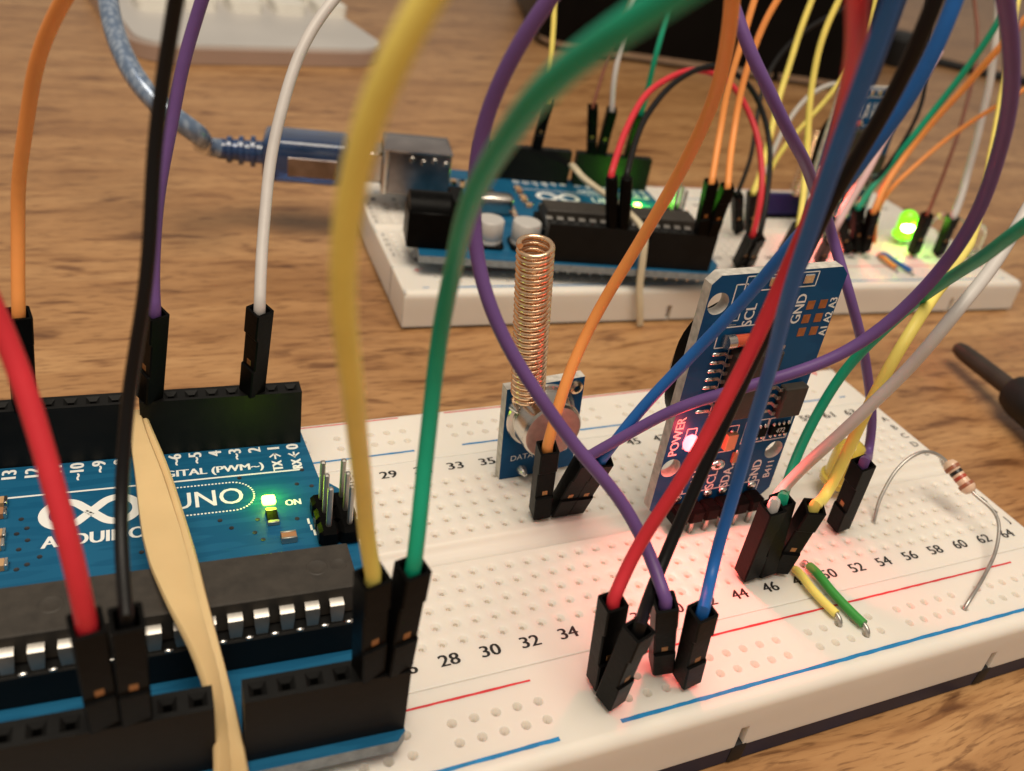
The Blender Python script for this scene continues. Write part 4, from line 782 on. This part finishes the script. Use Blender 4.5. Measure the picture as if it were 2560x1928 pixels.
jumper('black_mid', 'black', 'black wire from the near power rail running between the red and blue wires', ('black_r',), 0.68, yaw=16, group=Q)
jumper('blue_front', 'blue', 'blue wire rising steeply from the near power rail in front of the clock module', ('blue_r',), 0.68, yaw=4, group=Q)
jumper('green_right', 'green', 'green wire beside the clock module leaving at the right edge', ('green_t',), 0.70, yaw=180, group=Q)
jumper('white_right', 'white', 'white wire with pink glow rising right from in front of the clock module', ('white_t',), 0.74, yaw=90, group=Q)
jumper('yellow_right', 'yellow', 'yellow wire rising right beside the white one, then bending into the background', ('yellow_t',), 0.74, yaw=-22, group=Q)
jumper('purple_far', 'purple', 'purple wire plugged in between yellow wire and resistor, climbing to the upper left', ('purple_t',), 0.70, yaw=-90, group=Q)
jumper('bg_yellow_uno', 'yellow', 'thin blurred yellow wire rising straight from the rear circuit board', ('bg_yellow_uno',), 0.62, -20, K)
jumper('bg_brown', 'brown', 'very thin brown wire rising from the rear circuit board beside the white one', ('bg_brown',), 0.42, -20, K)
jumper('bg_white', 'white', 'blurred white wire rising from the rear circuit board behind the green arch', ('bg_white',), 0.66, -20, K)
jumper('bg_green_uno', 'green', 'thin blurred green wire rising from the right end of the rear circuit board', ('bg_green_uno',), 0.66, -20, K)
jumper('bg_red_arc', 'red', 'red wire arching from the rear circuit board down to the rear breadboard', ('bg_red_round', 'bg_red_board'), 0.72, 10, K, True)
jumper('bg_black_arc', 'black', 'black wire arching beside the red one from rear circuit board to rear breadboard', ('bg_black_round', 'bg_black_board'), 0.66, 10, K, True)
jumper('bg_orange_a', 'orange', 'left of the two thin orange wires side by side on the rear circuit board', ('bg_orange_a',), 0.70, -10, K)
jumper('bg_orange_b', 'orange', 'right of the two thin orange wires side by side on the rear circuit board', ('bg_orange_b',), 0.70, -10, K)
jumper('bg_yellow_c', 'yellow', 'left of the two yellow wires rising to the top before the black box', ('bg_k2',), 0.78, 0, K)
jumper('bg_yellow_d', 'yellow', 'right of the two yellow wires rising to the top before the black box', ('bg_yellow_board',), 0.74, 0, K)
jumper('bg_yellow_e', 'yellow', 'yellow wire slanting up to the right across the other rear yellow wires', (), 0.62, 0, K)
jumper('bg_black_k1', 'black', 'thin black wire curving up in front of the black box and crossing a yellow wire', ('bg_k1',), 0.55, 0, K)
jumper('bg_white_arc', 'white', 'white wire arching over behind the violet radio board to the rear clock module', ('bg_tan',), 0.66, 0, K)
jumper('bg_green_board', 'green', 'green wire slanting from the rear clock module to the upper right', ('bg_green_board',), 0.80, 0, K)
jumper('bg_black_board2', 'black', 'thin black wire beside the slanting green one at the rear clock module', (), 0.50, 0, K)
jumper('bg_orange_board', 'orange', 'orange wire slanting steeply right from the rear clock module, glowing red at its plug', ('bg_orange_board',), 0.80, 0, K)
jumper('bg_orange_board2', 'orange', 'thinner orange wire slanting low to the right behind the green light', (), 0.55, 0, K)
jumper('bg_brown_board', 'brown', 'thin brown wire rising from behind the lit green light', ('bg_brown_board',), 0.50, 0, K)
jumper('bg_white_board', 'white', 'white wire rising from the right end of the rear breadboard', ('bg_white_board',), 0.95, 0, K)
jumper('bg_pink', 'pink', 'pinkish wire hidden behind the blue wires on the rear breadboard', ('bg_pink',), 0.85, 0, K)

# preformed links lying on the boards
def link_wire(label, col, a, b, r, h, up0=True):
    base = a; root = thing('link_wire', label, 'link wire', base, 0, 'short solid link wires')
    A, B = Vector(a), Vector(b); d = (B - A).normalized(); n = Vector((0, 0, 1)); side = d.cross(n)
    path = [A + d * 1.0 + n * h * 0.8, A + d * 2.4 + n * h * 1.35 + side * 0.25, A.lerp(B, 0.45) + n * h * 1.3 + side * 0.5, A.lerp(B, 0.75) + n * h * 1.1 + side * 0.25, B - d * 0.9 + n * h * 1.1]
    bm = BM(); tube(bm, [p - A for p in path], r, 14, 0.5, 3); obj('insulation', bm, 'w_' + col, root, 60)
    for e, p, q in ((B, path[-1], 1), (A, path[0], -1)):
        bm = BM(); tube(bm, [p - d * q * 0.4 - A, p + d * q * 0.35 - A, e + n * 0.6 - A + d * q * 0.12, e - n * 2 - A], 0.30, 8, 0.25, 3); obj('bare_end', bm, 'tin', root, 60)
link_wire('short yellow link wire lying on the front breadboard beside the green one', 'yellow', (48 * P, -13.97, 0), (48 * P, -24.4, 0), 0.58, 0.85)
link_wire('short green link wire from number 50 to the near power rail', 'leaf', (49 * P, -13.97, 0), (49 * P, -26.85, 0), 0.62, 0.85)
link_wire('short blue link wire on the rear breadboard by the green light', 'blue', b2(133.0, 16.8), b2(134.2, 4.6), 0.62, 0.95)
link_wire('short orange link wire on the rear breadboard beside the blue one', 'orange', b2(131.4, 15.2), b2(130.8, 6.6), 0.62, 0.95)

# ================================================================ resistor on long leads
RP = [[142.2, -8.9, -1.5], [142.2, -8.9, 0.0], [143.0, -7.6, 1.8], [144.5, -6.5, 3.8], [146.8, -5.3, 6.4], [149.6, -4.8, 8.3], [152.8, -4.7, 8.7], [155.3, -5.4, 7.9], [156.3, -6.6, 7.1], [157.2, -11.0, 5.3], [157.4, -12.6, 5.0], [158.0, -14.5, 4.8], [157.3, -17.0, 4.4], [154.0, -20.5, 2.7], [148.5, -23.8, 1.5], [142.2, -26.9, 0.2], [142.2, -26.9, -1.5]]
def make_resistor(label, RP, ia, ib, rad=1.15):
    base = RP[1]; root = thing('resistor', label, 'resistor', base); R = [Vector(p) - Vector(base) for p in RP]
    bm = BM(); tube(bm, R, 0.27, 10, 0.8, 3); obj('lead', bm, 'tin', root, 60)
    a, b = R[ia], R[ib]; d = b - a; L = d.length; m = axis_mtx(a, d)
    prof = [(0.3, -0.5), (0.75, -0.3), (1.02, 0.3), (1.05, L * 0.16), (0.86, L * 0.26), (0.84, L * 0.5), (0.86, L * 0.74), (1.05, L * 0.84), (1.02, L - 0.3), (0.75, L + 0.3), (0.3, L + 0.5)]
    bm = BM(); lathe(bm, [(r * rad, z) for r, z in prof], 28, m); body = obj('body', bm, 'resistor_tan', root, 50)
    for f, mm, r in ((0.17, 'band_brown', 1.06), (0.35, 'band_black', 0.87), (0.55, 'band_red', 0.87), (0.83, 'band_brown', 1.06)):
        bm = BM(); lathe(bm, [(r * rad, L * f - 0.28), (r * rad + 0.012, L * f - 0.22), (r * rad + 0.012, L * f + 0.22), (r * rad, L * f + 0.28)], 28, m); obj('colour_band', bm, mm, body, 50)
make_resistor('striped resistor on bent wire legs standing at the right end of the front breadboard', RP, 8, 9)
RB = [b2(147, 18, -1), b2(147, 18, 0.5), b2(148.5, 19, 4), b2(150.5, 20, 9.0), b2(152, 20, 10.2), b2(158, 20, 9.6), b2(160.5, 19.5, 9), b2(163, 18.5, 6), b2(163.5, 17.5, 1), b2(163.5, 17.5, -1)]
make_resistor('small blurred resistor behind the white wire on the rear breadboard', [list(p) for p in RB], 4, 5, 0.85)

# ================================================================ round light-emitting diodes
def make_led(label, loc, rz, lit, tilt=(0, 0), glass=None):
    r = thing('round_led', label, 'LED', loc, rz); r.rotation_euler = (math.radians(tilt[0]), math.radians(tilt[1]), math.radians(rz)); m = glass or ('led_green' if lit else 'led_yellow')
    bm = BM(); lathe(bm, [(2.9, 1.8), (2.95, 2.0), (2.95, 2.8), (2.5, 2.95), (2.5, 7.2)] + [(2.5 * math.cos(math.radians(q)), 7.2 + 2.4 * math.sin(math.radians(q))) for q in (15, 30, 45, 60, 75, 89)], 32); lens = obj('lens', bm, m, r, 50)
    if lit:
        bm = BM(); bmesh.ops.create_uvsphere(bm, u_segments=20, v_segments=12, radius=2.0, matrix=Matrix.Translation((-0.4, -0.95, 5.4)) @ Matrix.Diagonal((0.98, 0.93, 0.95, 1))); obj('glowing_core', bm, 'led_green_core', lens, 60)
    for x in (-1.27, 1.27): bm = BM(); box(bm, (x, 0, 0.4), (0.5, 0.5, 4.8)); obj('leg', bm, 'tin', r)
make_led('unlit yellow LED standing behind the yellow wire on the front breadboard', (140.9, -1.0, 0.0), 0, False)
make_led('glowing green LED on the rear breadboard', b2(146.6, 24.6, 0.3), -4, True, (4, -6))
make_led('small clear LED at the right end of the rear breadboard', b2(162.4, 15.4, 0.3), -4, False, (0, 0), 'led_clear')
lamp('green_led_light', 'POINT', b2(146.2, 20.8, 6.0), 0.0035, (0.30, 1.0, 0.03), 0.0012)

# ================================================================ USB cable into the rear circuit board
uc = thing('usb_cable', 'translucent blue USB cable with braided core plugged into the rear circuit board', 'cable', u2(-7, 38.1, 5.5), UA2)
def cab(p):                                  # world mm -> cable-local mm
    v = Vector(p) - Vector(u2(-7, 38.1, 5.5)); return Matrix.Rotation(math.radians(-UA2), 3, 'Z') @ v
bm = BM(); box(bm, (-2.5, 0, 0), (7.4, 8.0, 7.4), bev=0.6); obj('metal_shell', bm, 'steel', uc, 40)
bm = BM(); box(bm, (-16.2, 0, 0), (20.0, 11.2, 10.2), bev=1.7, seg=3); ov = obj('plug_housing', bm, 'sleeve_blue', uc, 40)
bm = BM(); box(bm, (-15.0, -5.62, -0.9), (11.0, 0.12, 4.4), bev=0.05); obj('grip_panel', bm, 'socket_reflect_and_grip', ov)
for k in range(3):
    bm = BM(); lathe(bm, [(2.5, -0.1), (3.5 - 0.25 * k, 0.2), (3.5 - 0.25 * k, 1.2), (2.5, 1.5)], 24, axis_mtx((-27.6 - 2.6 * k, 0, 0), (-1, 0, 0))); obj('strain_relief_ring', bm, 'sleeve_blue', ov, 40)
bm = BM(); cyl(bm, (-26, 0, 0), (-36, 0, 0), 2.6, 2.3, 20); obj('strain_relief', bm, 'sleeve_blue', ov, 40)
bm = BM(); tube(bm, [Vector((-31, 0, 0)), Vector((-35, 0, 0)), Vector((-39.5, 0.1, 0.1))] + [cab(p) for p in W['usb_cable'][2:]], 2.15, 20, 2.0, 12); obj('cable', bm, 'braid', uc, 60)

# ================================================================ things at the back of the table
kp = thing('keypad', 'silver keypad with rounded corners and white keys at the back left of the table', 'keypad', (69, 268, TZ), 7.0)
def rrect(x0, y0, x1, y1, r, n=8):
    out = []
    for cx, cy, a in ((x1 - r, y0 + r, -90), (x1 - r, y1 - r, 0), (x0 + r, y1 - r, 90), (x0 + r, y0 + r, 180)):
        out += [(cx + r * math.cos(math.radians(a + 90 * i / n)), cy + r * math.sin(math.radians(a + 90 * i / n))) for i in range(n + 1)]
    return out
bm = BM(); prism(bm, rrect(-14, -1, 84, 130, 17), 0.3, 5.4); obj('base', bm, 'alu_edge', kp, 30)
bm = BM(); prism(bm, rrect(-11, 1.2, 83, 128, 15), 5.2, 6.6); obj('top_plate', bm, 'alu', kp, 30)
bm = BM(); prism(bm, rrect(-6.5, -8.5, 6.5, 8.5, 3), 0, 4.2); bmesh.ops.bevel(bm, geom=[e for e in bm.edges if all(v.co.z > 4 for v in e.verts)], offset=0.8, segments=2, affect='EDGES'); KEY = to_mesh('key', bm, 'key_white', 40)
for j in range(3):
    for i in range(5): put('key', KEY, kp, (4 + 18.6 * i, 62 + 21 * j if i else 58 + 21 * j, 6.6))

bx = thing('black_box', 'glossy black box standing at the back of the table', 'box', (330, 330, TZ), -18)
bm = BM(); prism(bm, rrect(-88, -36, 92, 120, 20), 5.0, 95); obj('casing', bm, 'black_gloss', bx, 30)
bm = BM(); prism(bm, rrect(-84, -32, 88, 116, 18), 1.5, 5.2); obj('metal_rim', bm, 'steel', bx, 30)
for x in (-60, 64): bm = BM(); cyl(bm, (x, -12, 0.0), (x, -12, 1.7), 8, None, 20); obj('rubber_foot', bm, 'black_rubber', bx)
c1 = thing('power_cable', 'black cable lying in a loop on the table at the upper right', 'cable', (470, 330, TZ))
bm = BM(); tube(bm, [(-120, -40, 2.6), (-70, -25, 2.6), (-20, 15, 2.6), (40, 30, 2.6), (80, -10, 2.6), (120, -35, 2.6), (190, -30, 2.6), (280, 30, 2.6), (420, 60, 2.6)], 2.5, 14, 4, 6); obj('cable', bm, 'black_rubber', c1, 60)
bm = BM(); lathe(bm, [(13, 0), (14, 3), (14, 15), (11, 18), (0.01, 18)], 28, Matrix.Translation((16, 16, 0.1))); obj('knob', bm, 'black_rubber', c1, 40)

# screwdriver lying at the right edge
sd = thing('screwdriver', 'dark screwdriver lying on the wood at the right edge, tip pointing left', 'screwdriver', (217.5, 43.0, TZ))
tip = Vector((0, 0, 4.6)); hd = Vector((-4.4, -20.0, 5.8)); d = (hd - tip).normalized()
bm = BM(); lathe(bm, [(0.6, 0), (1.5, 1.0), (1.9, 3.0), (2.0, 8.0), (2.0, (hd - tip).length + 6)], 20, axis_mtx(tip, d)); obj('shaft', bm, 'dark_steel', sd, 40)
m = axis_mtx(hd, d)
bm = BM(); lathe(bm, [(2.2, -0.5), (3.9, 0.6), (4.5, 3), (4.8, 12), (4.4, 13), (4.4, 14)], 24, m); obj('collar', bm, 'black_rubber', sd, 40)
bm = BM(); lathe(bm, [(4.4, 13.6), (5.6, 15), (6.1, 19), (6.3, 60), (5.2, 68), (0.01, 70)], 24, m); obj('handle', bm, 'red_handle', sd, 40)
